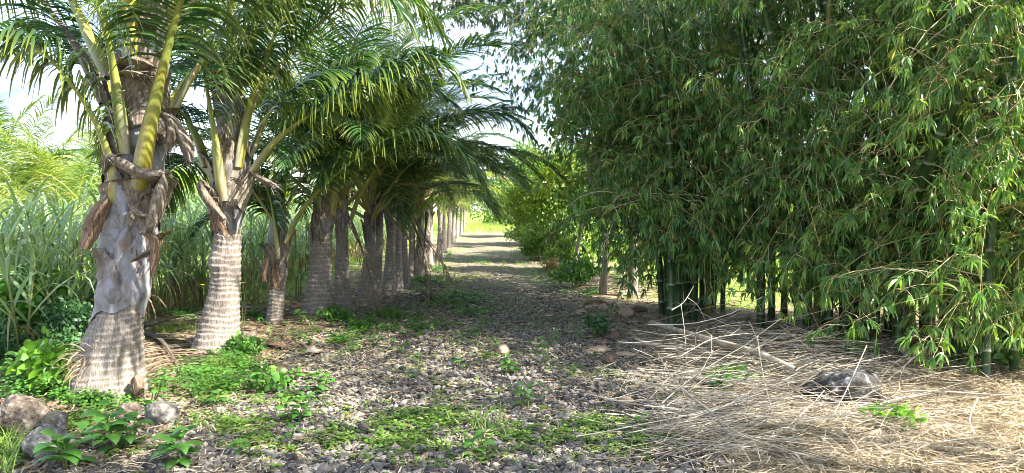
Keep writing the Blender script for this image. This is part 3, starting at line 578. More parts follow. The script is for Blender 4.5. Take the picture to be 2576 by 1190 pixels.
# ------------------------------------------------------------------ broadleaf trees and shrubs
def leaf_cloud(mb, centers, radii, n_each, size, mat=0, asp=0.5, rs=None, droop=.5, up=0.2):
    rs = rs or rng
    for c, r, n in zip(centers, radii, n_each):
        n = int(n); d = nrm(rs.normal(0, 1, (n, 3))); rad = r * rs.random(n) ** 0.45
        p = c + d * rad[:, None] * A(1, 1, .85)
        dirn = nrm(d + rs.normal(0, .6, (n, 3)) + A(0, 0, up)); L = size * rs.uniform(.6, 1.25, n)
        strips(mb, p, dirn, rs.normal(0, 1, (n, 3)), L, L * asp, droop, 3, [.15, 1.0, .8, .04], 0, np.clip(rs.random() * .5 + rs.random(n) * .6, 0, 1), mat)

def tree(name, base, h, cr, label, cat, seed, leaf=.07, n=9000, trunk_r=.09, mats=(BARK, None), crown_z=None, group=None, lean=(0, 0), blobs=26, trunk_frac=.45, dens=1.0):
    rs = np.random.default_rng(seed); root = empty(name, base, label, cat, group)
    tm = MB(); top = A(lean[0], lean[1], h * .8)
    C = spline([A(0, 0, -.05), top * .35 + A(rs.normal(0, .06), rs.normal(0, .06), 0), top * .7 + A(rs.normal(0, .1), rs.normal(0, .1), 0), top], 14)
    tubes(tm, C, np.linspace(trunk_r, trunk_r * .25, 14)[None], 10)
    cc, rr = [], []
    for i in range(blobs):
        d = nrm(rs.normal(0, 1, 3)); c = A(lean[0], lean[1], 0) * .8 + A(0, 0, h - cr * (crown_z or .9)) + d * cr * rs.random() ** .4 * A(1, 1, .85)
        cc.append(c); rr.append(cr * rs.uniform(.22, .42))
        if i < 12:
            s = C[rs.integers(int(14 * trunk_frac), 13)]; m_ = (s + c) / 2 + A(0, 0, -.05 * cr); tubes(tm, spline([s, m_, c], 7), np.linspace(trunk_r * .4, .008, 7)[None], 5)
    tm.build('trunk', mats[0], root)
    cm = MB(); leaf_cloud(cm, cc, rr, np.full(blobs, n * dens / blobs), leaf, rs=rs); cm.build('crown', mats[1] or TREE_L, root)
    return root
GT = 'broadleaf trees lining the right of the track'
tree('broadleaf_tree', G(1392, 655), 4.0, 2.0, 'bright leafy round tree over the track right edge, beyond the bamboo', 'tree', 1, n=30000, leaf=.105, crown_z=.93, group=GT, blobs=55)
tree('broadleaf_tree', G(1440, 690), 3.4, 1.2, 'tree with bent pale trunk under the bamboo tips', 'tree', 2, n=9000, leaf=.12, group=GT, lean=(.5, .3), crown_z=.8, trunk_r=.07)
tree('broadleaf_tree', P(1345, 600, 33) * A(1, 1, 0), 4.4, 2.1, 'rounded green tree farther along the track, right side', 'tree', 3, n=11000, leaf=.17, group=GT)
tree('broadleaf_tree', P(1330, 600, 44) * A(1, 1, 0), 4.6, 2.1, 'yellow green tree near the far end of the track, right side', 'tree', 4, n=7000, leaf=.2, group=GT)
tree('broadleaf_tree', A(3.8, 26, 0), 4.6, 2.0, 'tree standing behind the bright round one, right side', 'tree', 5, n=8000, leaf=.15, group=GT)
tree('grey_trunked_tree', G(1516, 742), 4.0, 1.0, 'left one of two slim grey trunks below the bamboo', 'tree', 6, n=3500, leaf=.12, trunk_r=.085, crown_z=.5, trunk_frac=.6)
tree('grey_trunked_tree', G(1592, 748), 4.2, 1.0, 'right one of two slim grey trunks below the bamboo', 'tree', 7, n=3500, leaf=.12, trunk_r=.10, crown_z=.5, trunk_frac=.6, lean=(.1, .2))
far = [(-34, 62, 6, 4), (-25, 48, 4.7, 3.2), (-27, 55, 5.5, 3.6), (-19, 45, 4.4, 3), (-14, 42, 3.9, 2.6), (-42, 70, 6.5, 4.6), (-10, 64, 5, 3.4), (-2, 80, 5.5, 3.4), (3.2, 72, 4.9, 2.8), (8, 78, 6, 4), (-17, 80, 6, 4), (13, 60, 5.5, 3.6), (18, 46, 5.5, 3.8), (26, 40, 5.5, 4), (12, 34, 3.6, 2.6), (22, 28, 3.8, 2.8)]
flab = ['dark tree behind the cane near the left edge', 'green tree just right of the yellow palms', 'larger tree behind the green one by the yellow palms', 'tree seen between the first two palm trunks', 'low tree behind the cane, between second and third palm', 'tallest tree in the left distance',
        'tree hidden mostly behind the palm row end', 'dark tree closing the end of the track', 'small tree closing the view right of the track end', 'wide tree at the far right of the track end', 'tree far behind the palm row', 'tree in the field behind the bamboo, farthest', 'tree behind the bamboo middle', 'wide tree behind the right bamboo', 'small tree glimpsed through the bamboo gaps', 'small tree glimpsed through the right bamboo stems']
for i, ((x, y, h, c), lb) in enumerate(zip(far, flab)):
    tree('broadleaf_tree', (x, y, 0), h, c, lb, 'tree', 20 + i, n=4200, leaf=.32 if y > 40 else .22, group='distant trees', trunk_r=.16, blobs=30, crown_z=.85)

def shrub(name, base, w, h, label, seed, mat, leaf, n, asp=.62, stems=9, blobs=18, cat='shrub'):
    rs = np.random.default_rng(seed); root = empty(name, base, label, cat); sm = MB(); cc, rr = [], []
    for i in range(blobs):
        a = rs.random() * 6.28; q = rs.random() ** .6; c = A(math.cos(a) * q * w * .42, math.sin(a) * q * w * .42, h * (.25 + .6 * rs.random() * (1.1 - q * .6)))
        cc.append(c); rr.append(min(w, h) * rs.uniform(.14, .26))
        if i < stems: tubes(sm, spline([A(c[0] * .15, c[1] * .15, -.03), c * A(.55, .55, .6), c], 7), np.linspace(.012, .004, 7)[None], 4)
    sm.build('stem', STEM, root); cm = MB(); leaf_cloud(cm, cc, rr, np.full(blobs, n / blobs), leaf, asp=asp, rs=rs, droop=.9, up=.1); cm.build('foliage', mat, root)
    return root
shrub('broadleaf_shrub', P(70, 860, 8.6) * A(1, 1, 0), 1.5, 1.2, 'round-leaved green shrub at the left edge before the cane', 40, WEED, .10, 2400, asp=.85, blobs=30)
shrub('fine_leaved_shrub', P(150, 850, 7.9) * A(1, 1, 0), 1.2, .75, 'dark small-leaved shrub just left of the thickest palm', 41, DARKB, .055, 5200, asp=.5)
shrub('fine_leaved_shrub', P(30, 880, 7.2) * A(1, 1, 0), 1.0, .6, 'dark small-leaved shrub low at the left edge', 42, DARKB, .055, 4200, asp=.5)
shrub('lime_leaved_shrub', P(138, 985, 6.1) * A(1, 1, 0), .66, .66, 'bright lime plant with veined heart-shaped leaves left of the thickest palm', 43, LIME, .10, 420, asp=.66, blobs=20)
shrub('roadside_shrub', G(1445, 725), 1.1, .8, 'dark green bush on the right edge of the track below the bamboo', 44, BROAD, .08, 1500)
shrub('roadside_shrub', G(1352, 655), 1.1, .9, 'bush at the right track edge in sun, below the round tree', 45, TREE_L, .09, 1300)
shrub('roadside_shrub', G(1330, 618), 1.4, 1.1, 'farther bush on the right track edge', 46, TREE_L, .12, 1300)
shrub('roadside_shrub', G(1400, 690), .8, .5, 'small pale dry bush between two green bushes on the right edge', 47, CANE_DRY, .08, 700, asp=.3)
for q_, (x_, y_, w_, h_, lb_) in enumerate([(1.55, 19.5, 1.4, 1.0, 'leafy bush on the right track edge, second from the bamboo'), (1.25, 27, 1.9, 1.5, 'bush filling the right track edge beyond the bright round tree'), (.75, 36, 2.2, 1.7, 'small far bush narrowing the right side of the track'), (2.6, 21.5, 1.8, 1.2, 'bush under the bright round tree'),
        (3.6, 19, 1.6, 1.2, 'low yellow green bush glimpsed left between the two grey trunks'), (5.2, 17.5, 1.8, 1.3, 'low bush glimpsed right of the grey trunks'), (6.6, 13.4, 1.9, 1.5, 'undergrowth bush behind the left half of the dense bamboo stems'),
        (8.8, 12.6, 2.0, 1.6, 'undergrowth bush behind the right half of the dense bamboo stems'), (9.6, 10.2, 1.8, 1.3, 'undergrowth bush behind the right bamboo clump')]):
    shrub('understory_shrub', (x_, y_, 0), w_, h_, lb_, 70 + q_, TREE_L, .10, 3200, blobs=26)
shrub('verge_shrub', G(845, 812), .45, .3, 'green weed bush at the foot of the fifth palm', 48, BROAD, .07, 350)
shrub('verge_shrub', G(610, 905), .55, .28, 'leafy weeds at the right foot of the second palm', 49, BROAD, .07, 420)
shrub('verge_shrub', G(690, 985), .4, .25, 'weed bush between the second palm and the gravel', 50, WEED, .08, 120)
shrub('verge_shrub', G(1500, 850), .35, .4, 'dark sprig standing beside the brown husks', 51, DARKB, .06, 260)
shrub('verge_shrub', G(1840, 990), .5, .3, 'broad-leaved weed growing through the stick pile', 52, WEED, .10, 90)
shrub('verge_shrub', G(2240, 1090), .35, .35, 'yellow green sprig below the dark boulder', 53, LIME, .07, 110)
shrub('verge_shrub', G(2140, 900), .35, .4, 'green sprig at the foot of the bamboo', 54, WEED, .09, 90)
shrub('verge_shrub', G(2500, 930), .6, .45, 'leafy weeds beneath the bamboo at the right edge', 55, BROAD, .09, 200)

# ------------------------------------------------------------------ sugar cane
def cane_plant(mb, c, h, n, rs, dry=True):
    """several stalks, each a fan of long arching blades"""
    global rng
    keep = rng; rng = rs
    ns = max(1, n // 11)
    for s in range(ns):
        o = c + A(rs.normal(0, .22), rs.normal(0, .22), 0) * (ns > 1); hh = h * rs.uniform(.8, 1.08); lean = A(rs.normal(0, .12), rs.normal(0, .12), 1)
        k = 11; f = rs.uniform(.28, .78, k); b = o + lean * (f * hh * .78)[:, None]; az = rs.random(k) * 6.28
        up = rs.uniform(1.1, 2.6, k) * (0.6 + f); d = np.stack([np.cos(az), np.sin(az), up], -1)
        strips(mb, b, d, np.stack([-np.sin(az), np.cos(az), rs.normal(0, .4, k)], -1), rs.uniform(.75, 1.15, k) * h * .42, rs.uniform(.028, .045, k), rs.uniform(.9, 3.0, k), 5, [.6, 1, 1, .8, .45, .03], 0.25, None, 0)
        if dry:
            k = 11; b = o + lean * (rs.uniform(.05, .5, k) * hh * .6)[:, None]; az = rs.random(k) * 6.28
            strips(mb, b, np.stack([np.cos(az), np.sin(az), rs.uniform(-.3, 1, k)], -1), np.stack([-np.sin(az), np.cos(az), az * 0], -1), rs.uniform(.4, .8, k), .022, 4, 4, [.6, 1, .8, .5, .03], 0, None, 1)
        tubes(mb, spline([o, o + lean * hh * .3, o + lean * hh * .62], 4), np.array([[.016, .015, .013, .01]]), 5, mat=2)
    rng = keep
cf = MB(); rs = np.random.default_rng(3)
for y in np.arange(7.5, 46, .72):
    x_edge = -5.35 if y < 16 else -5.2 - (y - 16) * .02
    depth = 6.0 if y < 20 else 3.2
    for j, x in enumerate(np.arange(x_edge, x_edge - depth, -.78)):
        if x / y < -.83 and y < 46: continue
        cane_plant(cf, A(x + rs.normal(0, .15), y + rs.normal(0, .15), 0), 2.25 + rs.normal(0, .18) + .12 * j * (j < 5), 33 if j < 3 else 22, rs, dry=j < 3)
cfo = cf.build('sugar_cane_field', [CANE_LEAF, CANE_DRY, STEM]); tag(cfo, 'dense grey green sugar cane behind the palm row', 'sugar cane', kind='stuff')
for (px, py, h, lb) in [(402, 790, 1.5, 'single cane plant with arching fountain of leaves between first two palms'), (497, 772, .9, 'small young cane plant left of the second palm'), (440, 775, 1.9, 'tall cane shoot standing in front of the cane wall, between first two palms'),
                        (640, 775, 1.2, 'cane shoot between the second and the thinnest palm'), (745, 765, 1.4, 'cane shoot left of the stout fourth palm'), (612, 765, 1.7, 'pale upright cane shoot just right of the second palm')]:
    b = G(px, py); mb = MB(); cane_plant(mb, A(0, 0, 0), h * 1.3, 12, rs, dry=False); cane_plant(mb, A(0.03, 0.03, 0), h * 1.2, 12, rs, dry=True)
    o = mb.build('cane_plant', [CANE_LEAF, CANE_DRY, STEM]); o.location = b; tag(o, lb, 'cane plant')

# ------------------------------------------------------------------ bamboo
def culm_curve(base, top_dir, H, reach, rs, n=26):
    s = np.linspace(0, 1, n); d = nrm(np.asarray(top_dir, float))
    out = reach * s ** 2.3; z = H * (s - .12 * s ** 4 * (reach / 3))
    w = rs.normal(0, .05, 2)
    return np.stack([base[0] + d[0] * out + w[0] * np.sin(s * 3), base[1] + d[1] * out + w[1] * np.sin(s * 2.4), z - .05], -1)
def culm_mesh(C, r0, ns=9, r1=.012, seedv=.5):
    seg = np.linalg.norm(np.diff(C, axis=0), axis=1); cum = np.concatenate([[0], np.cumsum(seg)]); tot = cum[-1]
    gap = .32; nn = int(tot / gap); t = []; pat = []; rad = []
    for i in range(nn):
        for o_, pa, rr_ in ((0.0, 1, 1.10), (.012, .5, 1.02), (.03, 0, 1.0), (gap * .5, 0, .985), (gap - .012, 0, 1.0)):
            t.append(i * gap + o_); pat.append(pa); rad.append(rr_)
    t = np.array(t); Q = np.stack([np.interp(t, cum, C[:, i]) for i in range(3)], -1)
    rad = np.array(rad) * np.interp(t / tot, [0, .3, 1], [r0, r0 * .92, r1]); mb = MB(); k = len(t)
    T = nrm(np.gradient(Q, axis=0)); S = nrm(np.cross(T, A(.2, .95, .1))); N = np.cross(S, T); an = np.arange(ns) * 6.2832 / ns
    V = Q[:, None] + rad[:, None, None] * (np.cos(an)[None, :, None] * S[:, None] + np.sin(an)[None, :, None] * N[:, None])
    i = np.arange(k - 1)[:, None] * ns; j = np.arange(ns)[None]; j2 = (j + 1) % ns
    mb.add(V, np.stack([i + j, i + j2, i + ns + j2, i + ns + j], -1).reshape(-1, 4), seedv, np.repeat(pat, ns)); return mb
def bamboo_foliage(C, nb, ncl, rs, bias=(-.5, -.8), z0=.6, leaf=.15, blen=(.8, 2.0), nl=8, zmin=.12):
    """branches leave the culm, arch over and carry hanging fans of narrow leaves"""
    global rng
    keep = rng; rng = rs
    n = len(C); H = C[:, 2].max(); mb = MB()
    i0_ = int(np.argmax(C[:, 2] > z0)); ti = i0_ + (n - 1 - i0_) * rs.random(nb) ** 1.2
    st = np.stack([np.interp(ti, np.arange(n), C[:, i]) for i in range(3)], -1)
    az = rs.random(nb) * 6.28; d = np.stack([np.cos(az) + bias[0] * 1.0, np.sin(az) + bias[1] * 1.0, rs.uniform(-.1, .75, nb)], -1); d = nrm(d)
    L = rs.uniform(*blen, nb); k = 7; pts = np.zeros((nb, k, 3)); p = st.copy(); dd = d
    for i in range(k):
        pts[:, i] = p; dd = nrm(dd + A(0, 0, -.16) + rs.normal(0, .07, (nb, 3))); p = p + dd * (L / (k - 1))[:, None]
    pts[..., 2] = np.where(pts[..., 2] < zmin, zmin + (zmin - pts[..., 2]) * .35 * rs.random(pts.shape[:2]), pts[..., 2])
    tubes(mb, pts, np.linspace(.008, .0025, k)[None], 3, mat=1)
    s = rs.uniform(.18, 1.0, (nb, ncl)); s[:, -1] = 1; bi = np.repeat(np.arange(nb), ncl); sf = s.ravel() * (k - 1) * .9999; i0 = sf.astype(int); fr = (sf - i0)[:, None]
    q = pts[bi, i0] * (1 - fr) + pts[bi, i0 + 1] * fr; tdir = nrm(pts[bi, i0 + 1] - pts[bi, i0]); M = len(q); brn = np.repeat(rs.random(nb), ncl)
    td = nrm(tdir * .7 + rs.normal(0, .75, (M, 3)) + A(0, 0, .1)); tl = rs.uniform(.06, .34, M)
    mid = q + td * (tl * .55)[:, None]; tip = mid + nrm(td + A(0, 0, -.75)) * (tl * .5)[:, None]
    tubes(mb, np.stack([q, mid, tip], 1), np.array([[.003, .0022, .0015]]), 3, mat=1)
    # leaves: a fan from each twig tip
    e = np.repeat(tip, nl, 0); back = np.repeat(nrm(tip - q), nl, 0); K = len(e)
    e = e - back * (rs.random(K) * .07)[:, None]
    ld = nrm(back * .7 + rs.normal(0, .5, (K, 3)) + A(0, 0, -.45)); ll = leaf * rs.uniform(.6, 1.3, K)
    cr_ = np.clip(np.repeat(rs.beta(1.1, 1.9, M) * .55 + brn * .3, nl) + rs.random(K) * .2 + (rs.random(K) > .985) * .5, 0, 1)  # branch and cluster tones imitate sun-lit and shaded sprays
    e[:, 2] = np.maximum(e[:, 2], .1 + zmin * .6)
    strips(mb, e, ld, rs.normal(0, 1, (K, 3)), ll, ll * .125 + .003, 1.5, 3, [.35, 1.0, .75, .02], 0, cr_, 0)
    rng = keep
    return mb
def bamboo_clump(name, center, culms, label, seed, nb, ncl, spread, leaf=.125, bias=(-.5, -.8), special=(), z0=.6, blen=(.8, 2.0), rr=(.035, .055), Hr=(7.5, 10.5), reach=(1.0, 3.2), dirb=(0, 0), nl=9, zmin=.2, bare=0, lm=None):
    rs = np.random.default_rng(seed); root = empty(name, (center[0], center[1], 0), label, 'bamboo', 'bamboo clumps on the right of the track'); c0 = A(center[0], center[1], 0)
    for i in range(culms):
        a = rs.random() * 6.28; q = math.sqrt(rs.random()); b = A(math.cos(a) * q * spread[0], math.sin(a) * q * spread[1], 0)
        d = nrm(A(math.cos(a) + dirb[0], math.sin(a) + dirb[1], 0) + rs.normal(0, .25, 3) * A(1, 1, 0))
        C = culm_curve(b, d, rs.uniform(*Hr), rs.uniform(*reach), rs); cu = culm_mesh(C, rs.uniform(*rr), seedv=rs.random()).build('culm', CULM, root)
        bamboo_foliage(C, nb, ncl, rs, bias, z0, leaf, blen, nl, zmin).build('foliage', [lm or BAM_LEAF, BTWIG], cu)
    for i in range(bare):
        b = A(rs.uniform(-1, 1) * spread[0], -spread[1] * rs.uniform(.3, 1.25) * (1 - .25 * rs.random()), 0)
        C = culm_curve(b, A(rs.normal(0, 1), -.3, 0), rs.uniform(3.2, 5), rs.uniform(.2, .9), rs); culm_mesh(C, rs.uniform(.016, .034), ns=7, seedv=rs.random() * 1.15).build('culm', CULM, root)
    for pts, r0, nbs in special:
        C = spline(np.array(pts) - c0, 30); cu = culm_mesh(C, r0, ns=14, r1=r0 * .6, seedv=.3).build('culm', CULM, root)
        if nbs: bamboo_foliage(C, nbs, ncl, rs, bias, z0, leaf, blen, nl, zmin).build('foliage', [lm or BAM_LEAF, BTWIG], cu)
    return root
g = lambda x, y: G(x, y)
bamboo_clump('bamboo_clump', (5.0, 9.6), 42, 'large dense bamboo clump with many green stems behind the stick pile', 101, 38, 12, (1.7, 1.0), special=[
    ([g(2257, 892), P(2268, 700, 8.1), P(2302, 515, 7.4), P(2347, 380, 7.0), P(2440, 180, 6.6), P(2527, 10, 6.3), P(2640, -200, 6.1), P(2800, -420, 6.0)], .058, 10),
    ([g(2330, 880), P(2340, 600, 8.3), P(2390, 400, 7.6), P(2440, 320, 7.3), P(2510, 200, 7.0), P(2576, 105, 6.8), P(2700, -80, 6.5)], .052, 8),
    ([g(2180, 872), P(2185, 760, 8.5), P(2195, 560, 8.5), P(2230, 300, 8.6), P(2290, 0, 8.8)], .05, 14),
    ([g(2130, 868), P(2128, 700, 8.6), P(2120, 450, 8.6), P(2090, 100, 8.6), P(2040, -200, 8.5)], .05, 14),
    ([g(2030, 862), P(2025, 700, 8.7), P(2000, 450, 8.7), P(1950, 150, 8.5), P(1880, -150, 8.2)], .05, 16),
    ([g(2085, 865), P(2088, 700, 8.7), P(2095, 400, 8.8), P(2110, 0, 9)], .045, 14),
    ([P(2345, 560, 8.9), P(2346, 200, 8.7), P(2350, -60, 8.6), P(2360, -300, 8.5)], .05, 6)], bias=(-.45, -.85), z0=.9, zmin=.7, bare=38)
bamboo_clump('bamboo_clump', (2.95, 10.9), 14, 'narrow bamboo clump with dark post-like stems, left of the dense clump', 102, 34, 11, (.75, .7), special=[
    ([g(1690, 835), P(1688, 700, 9.6), P(1690, 500, 9.6), P(1670, 250, 9.5), P(1600, 0, 9.3), P(1500, -200, 9)], .06, 22),
    ([g(1705, 828), P(1706, 700, 9.8), P(1715, 480, 9.8), P(1730, 100, 9.8)], .06, 18),
    ([g(1745, 818), P(1750, 650, 10), P(1765, 400, 10), P(1790, 0, 10)], .055, 18),
    ([g(1735, 800), P(1700, 600, 10.8), P(1620, 420, 10.8), P(1580, 350, 10.6), P(1530, 370, 10.4), P(1505, 440, 10.3)], .035, 34),
    ([g(1720, 800), P(1680, 560, 10.6), P(1600, 330, 10.4), P(1540, 190, 10.2), P(1480, 210, 10), P(1450, 300, 9.9)], .035, 34),
    ([g(1770, 800), P(1700, 620, 10.4), P(1600, 520, 10), P(1570, 490, 9.8), P(1530, 530, 9.6)], .03, 24),
    ([g(1790, 800), P(1740, 500, 10.4), P(1640, 250, 9.8), P(1550, 80, 9.4), P(1480, 60, 9.2)], .04, 30)], Hr=(5.2, 6.4), reach=(1.0, 2.0), dirb=(-.2, -.1), bias=(-.2, -.5), z0=1.1, blen=(.6, 1.5), zmin=.7, lm=BAM_MID)
bamboo_clump('bamboo_clump', (5.9, 7.3), 18, 'bamboo clump at the right edge with sparse stems over dry straw', 103, 38, 12, (1.0, .8), special=[
    ([g(2402, 925), P(2404, 800, 7.35), P(2410, 600, 7.3), P(2440, 300, 7.2), P(2500, 0, 7)], .04, 26),
    ([g(2478, 968), P(2484, 820, 6.7), P(2492, 600, 6.7), P(2530, 300, 6.6), P(2590, 0, 6.5)], .04, 26)], bias=(-.6, -.7), z0=.7, leaf=.125, zmin=.5)
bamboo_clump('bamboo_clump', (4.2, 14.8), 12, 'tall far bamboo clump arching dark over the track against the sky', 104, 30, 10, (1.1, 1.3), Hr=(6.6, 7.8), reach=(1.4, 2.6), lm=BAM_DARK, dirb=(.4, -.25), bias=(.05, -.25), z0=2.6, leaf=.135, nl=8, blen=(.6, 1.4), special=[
    ([(3.6, 14.4, 0), P(1680, 300, 14.4), P(1560, 60, 14.2), P(1420, -20, 14), P(1290, 0, 13.8), P(1200, 60, 13.6)], .045, 80),
    ([(3.5, 14.9, 0), P(1660, 350, 14.9), P(1560, 130, 14.8), P(1440, 60, 14.6), P(1360, 80, 14.5), P(1290, 150, 14.4)], .045, 60),
    ([(3.6, 14.1, 0), P(1660, 250, 14.1), P(1500, -40, 13.8), P(1330, -120, 13.5), P(1190, -90, 13.2), P(1060, 0, 13)], .045, 90),
    ([(3.6, 14.6, 0), P(1640, 200, 14.4), P(1460, -100, 14.2), P(1300, -60, 14.1), P(1200, -20, 14), P(1120, 50, 14)], .045, 80),
    ([(3.5, 14.0, 0), P(1600, 380, 13.5), P(1520, 200, 13.2), P(1450, 130, 13), P(1410, 190, 12.8), P(1385, 270, 12.7)], .04, 30),
    ([(3.8, 13.6, 0), P(1650, 300, 13.2), P(1560, 60, 13), P(1440, 0, 12.8), P(1330, 50, 12.6)], .04, 34)])
bamboo_clump('bamboo_clump', (5.2, 2.4), 13, 'nearest bamboo clump, only its hanging tips in view at upper right', 105, 40, 9, (1.0, 1.2), Hr=(8, 10), reach=(1.5, 3.8), dirb=(-.5, .1), bias=(-.3, 0), z0=3.4)
bamboo_clump('bamboo_clump', (5.0, -1.6), 12, 'added bamboo clump, unseen behind the viewer, placed to shade the foreground', 106, 40, 9, (1.0, 1.2), Hr=(8, 10), reach=(1.5, 3.8), dirb=(-.5, .3), bias=(-.3, 0), z0=3.0)  # extra clump out of view, added so its shade falls on the foreground

# ------------------------------------------------------------------ rocks, husks, dead wood
def blob(mb, c, r, seed, sub=3, amp=.18, sq=(1, 1, 1), rz=0., rnd=.5, mat=0):
    import bmesh
    v, f = ICO[sub]; d = v / np.linalg.norm(v, axis=1, keepdims=True)
    n = vnoise(d, 1.4, seed) * amp + vnoise(d, 3.5, seed + 1) * amp * .35
    rk = np.random.default_rng(seed * 7 + 1); pl = nrm(rk.normal(0, 1, (13, 3))); lim = rk.uniform(.72, .96, 13)
    dm = d @ pl.T; cut = np.min(np.where(dm > .05, lim / np.maximum(dm, .05), 9), 1); n = np.minimum(n + 1, cut + .05 * n) - 1
    n = n + vnoise(d, 9, seed + 2) * .03 + vnoise(d, 22, seed + 4) * .02 + vnoise(d, 45, seed + 5) * .012
    p = d * (1 + n)[:, None] * A(*sq) * r; ca, sa = math.cos(rz), math.sin(rz); p = np.stack([p[:, 0] * ca - p[:, 1] * sa, p[:, 0] * sa + p[:, 1] * ca, p[:, 2]], -1)
    mb.add(p + c, f, rnd, 0, mat)
def ico(sub):
    import bmesh
    bm = bmesh.new(); bmesh.ops.create_icosphere(bm, subdivisions=sub, radius=1); v = np.array([x.co[:] for x in bm.verts]); f = np.array([[y.index for y in x.verts] for x in bm.faces]); bm.free(); return v, f
ICO = {1: ico(1), 3: ico(3), 4: ico(4), 5: ico(5)}
def rock(px, py, w, hgt, label, mat, seed, name='rock', cat='rock', dz=0., sub=5, amp=.2):
    b = G(px, py); r = w * b[1] / FP / 2; mb = MB(); h = hgt * b[1] / FP
    blob(mb, A(0, 0, h * .36), r, seed, sub, amp, (1, .8, h * .7 / r), seed * .7); o = mb.build(name, mat); o.location = (b[0], b[1] + r * .5, float(gz(b[0], b[1])) + dz); tag(o, label, cat); return o
rock(34, 1125, 135, 100, 'large brownish grey boulder cut off by the left edge', ROCKB, 1)
rock(118, 1118, 92, 50, 'dark pitted rock right of the large left boulder', ROCKD, 2)
rock(100, 1178, 130, 68, 'pale grey flat rock in the lower left corner', ROCK, 3)
rock(392, 1082, 96, 62, 'grey angular rock at the right foot of the thickest palm', ROCK, 4)
rock(318, 1065, 70, 38, 'small brown rock half buried in front of the thickest palm', ROCKB, 5)
rock(2150, 1036, 235, 98, 'dark boulder with white lichen spots in the dry straw', ROCKD, 6, sub=5)
rock(2235, 1045, 70, 42, 'brown stone leaning on the right side of the dark boulder', ROCKB, 7)
rock(1068, 758, 30, 28, 'pitted dark stone on the verge beyond the palm row weeds', ROCKB, 8)
rock(1085, 750, 20, 14, 'small stone right of the pitted verge stone', ROCKB, 9)
rock(1008, 770, 22, 16, 'pale stone at the foot of the palm row, nearest of three verge stones', ROCK, 10)
def husk(px, py, w, label, mat, seed, flat=.7, name='coconut_husk', el=1.35):
    b = G(px, py); r = w * b[1] / FP / 2 * .85; v, f = ICO[4]; d = v / np.linalg.norm(v, axis=1, keepdims=True)
    # three-sided pointed husk shape
    th = np.arctan2(d[:, 1], d[:, 2]); rad = 1 + .07 * np.cos(3 * th) + .03 * vnoise(d, 4, seed); p = d * rad[:, None]; p[:, 0] *= 1 + .22 * np.abs(d[:, 0]) ** 3
    p *= A(1, .78, flat) * r; a = seed * 1.3; p = np.stack([p[:, 0] * math.cos(a) - p[:, 1] * math.sin(a), p[:, 0] * math.sin(a) + p[:, 1] * math.cos(a), p[:, 2]], -1)
    mb = MB(); mb.add(p, f, .5, 0)
    n = 14; e = p[np.random.default_rng(seed).integers(0, len(p), n)]; strips(mb, e, nrm(e + 1e-6), rng.normal(0, 1, (n, 3)), r * .35, .004, 1, 4, [1, .9, .7, .5, .2], rnd=np.full(n, .8))
    o = mb.build(name, mat); o.location = (b[0], b[1] + r * .4, float(gz(b[0], b[1])) + r * flat * .68); tag(o, label, 'coconut husk', 'fallen coconut husks'); return o
husk(1265, 893, 50, 'tan husk lying on the track centre beside a seedling', TAN, 1)
husk(1578, 1022, 44, 'pale tan egg-shaped husk at the tip of the stick pile', TAN, 2)
husk(1548, 856, 42, 'dark brown husk behind the others near the sprig', BHUSK, 3, .6)
husk(1518, 868, 36, 'brown husk left of the dark one near the sprig', BHUSK, 4, .55)
husk(1512, 885, 46, 'flat reddish husk in front of the two brown ones', TAN, 5, .45)
husk(1535, 912, 52, 'broken brown husk nearest to the stick pile edge', BHUSK, 6, .5)
husk(1575, 895, 50, 'flat tan husk fragment touching the stick pile', TAN, 7, .3)
husk(1518, 782, 34, 'far brown husk below the left grey trunk', TAN, 8)
husk(1578, 800, 46, 'pale cut husk below the right grey trunk', TAN, 9)
husk(1462, 790, 30, 'small far husk at the right track edge', TAN, 10)
husk(1490, 808, 40, 'brown curled husk between the track edge and grey trunks', BHUSK, 11, .35)
husk(1608, 790, 42, 'brown husk leaning near the bamboo posts', BHUSK, 12, .5)

def slab(pts, w, label, mat, seed, name='dry_sheath', cup=.5, cat='dry sheath'):
    """curled dead leaf-base lying along screen points (x, y, height)"""
    C = spline(np.array([G(x, y, h) for x, y, h in pts]), 18); b = on(C[0]); b[2] = 0; C = C - b; T = nrm(np.gradient(C, axis=0)); S = nrm(np.cross(T, A(0, 0, 1))); rs = np.random.default_rng(seed)
    nu = 11; u = np.linspace(-1, 1, nu); t = np.linspace(0, 1, 18); ww = w / 2 * np.interp(t, [0, .15, .6, 1], [.6, 1, .75, .25]) * (1 + .08 * np.sin(t * 19 + seed))
    V = C[:, None] + (u[None] * ww[:, None])[..., None] * S[:, None]; V[..., 2] += .03 + (u[None] ** 2 * ww[:, None] * cup) + rs.normal(0, .003, (18, nu)) + .012 * np.sin(u * 5 + t[:, None] * 6)
    i = (np.arange(17)[:, None] * nu + np.arange(nu - 1)[None]).ravel(); F = np.stack([i, i + 1, i + 1 + nu, i + nu], -1); mb = MB(); mb.add(V, F, rs.random(), .5); V2 = V.copy(); V2[..., 2] -= .012; mb.add(V2, F[:, ::-1], .3, .5)
    o = mb.build(name, mat); o.location = b; tag(o, label, cat); return o
slab([(60, 1040, .03), (110, 1052, .04), (170, 1068, .02)], .17, 'brown torn sheath lying flat left of the thickest palm', BHUSK, 1)
slab([(12, 1005, .06), (30, 1040, .05), (48, 1068, .02)], .12, 'crumpled brown sheath at the left edge above the boulder', BHUSK, 2)
slab([(598, 842, .10), (615, 840, .14), (642, 838, .08)], .24, 'blue grey leaf base resting on the right of the second palm', HUSK, 3, cup=-.9)
slab([(775, 885, .05), (790, 880, .08), (815, 888, .02)], .2, 'pale grey sheath lying right of the thinnest palm', HUSK, 4, cup=-.6)
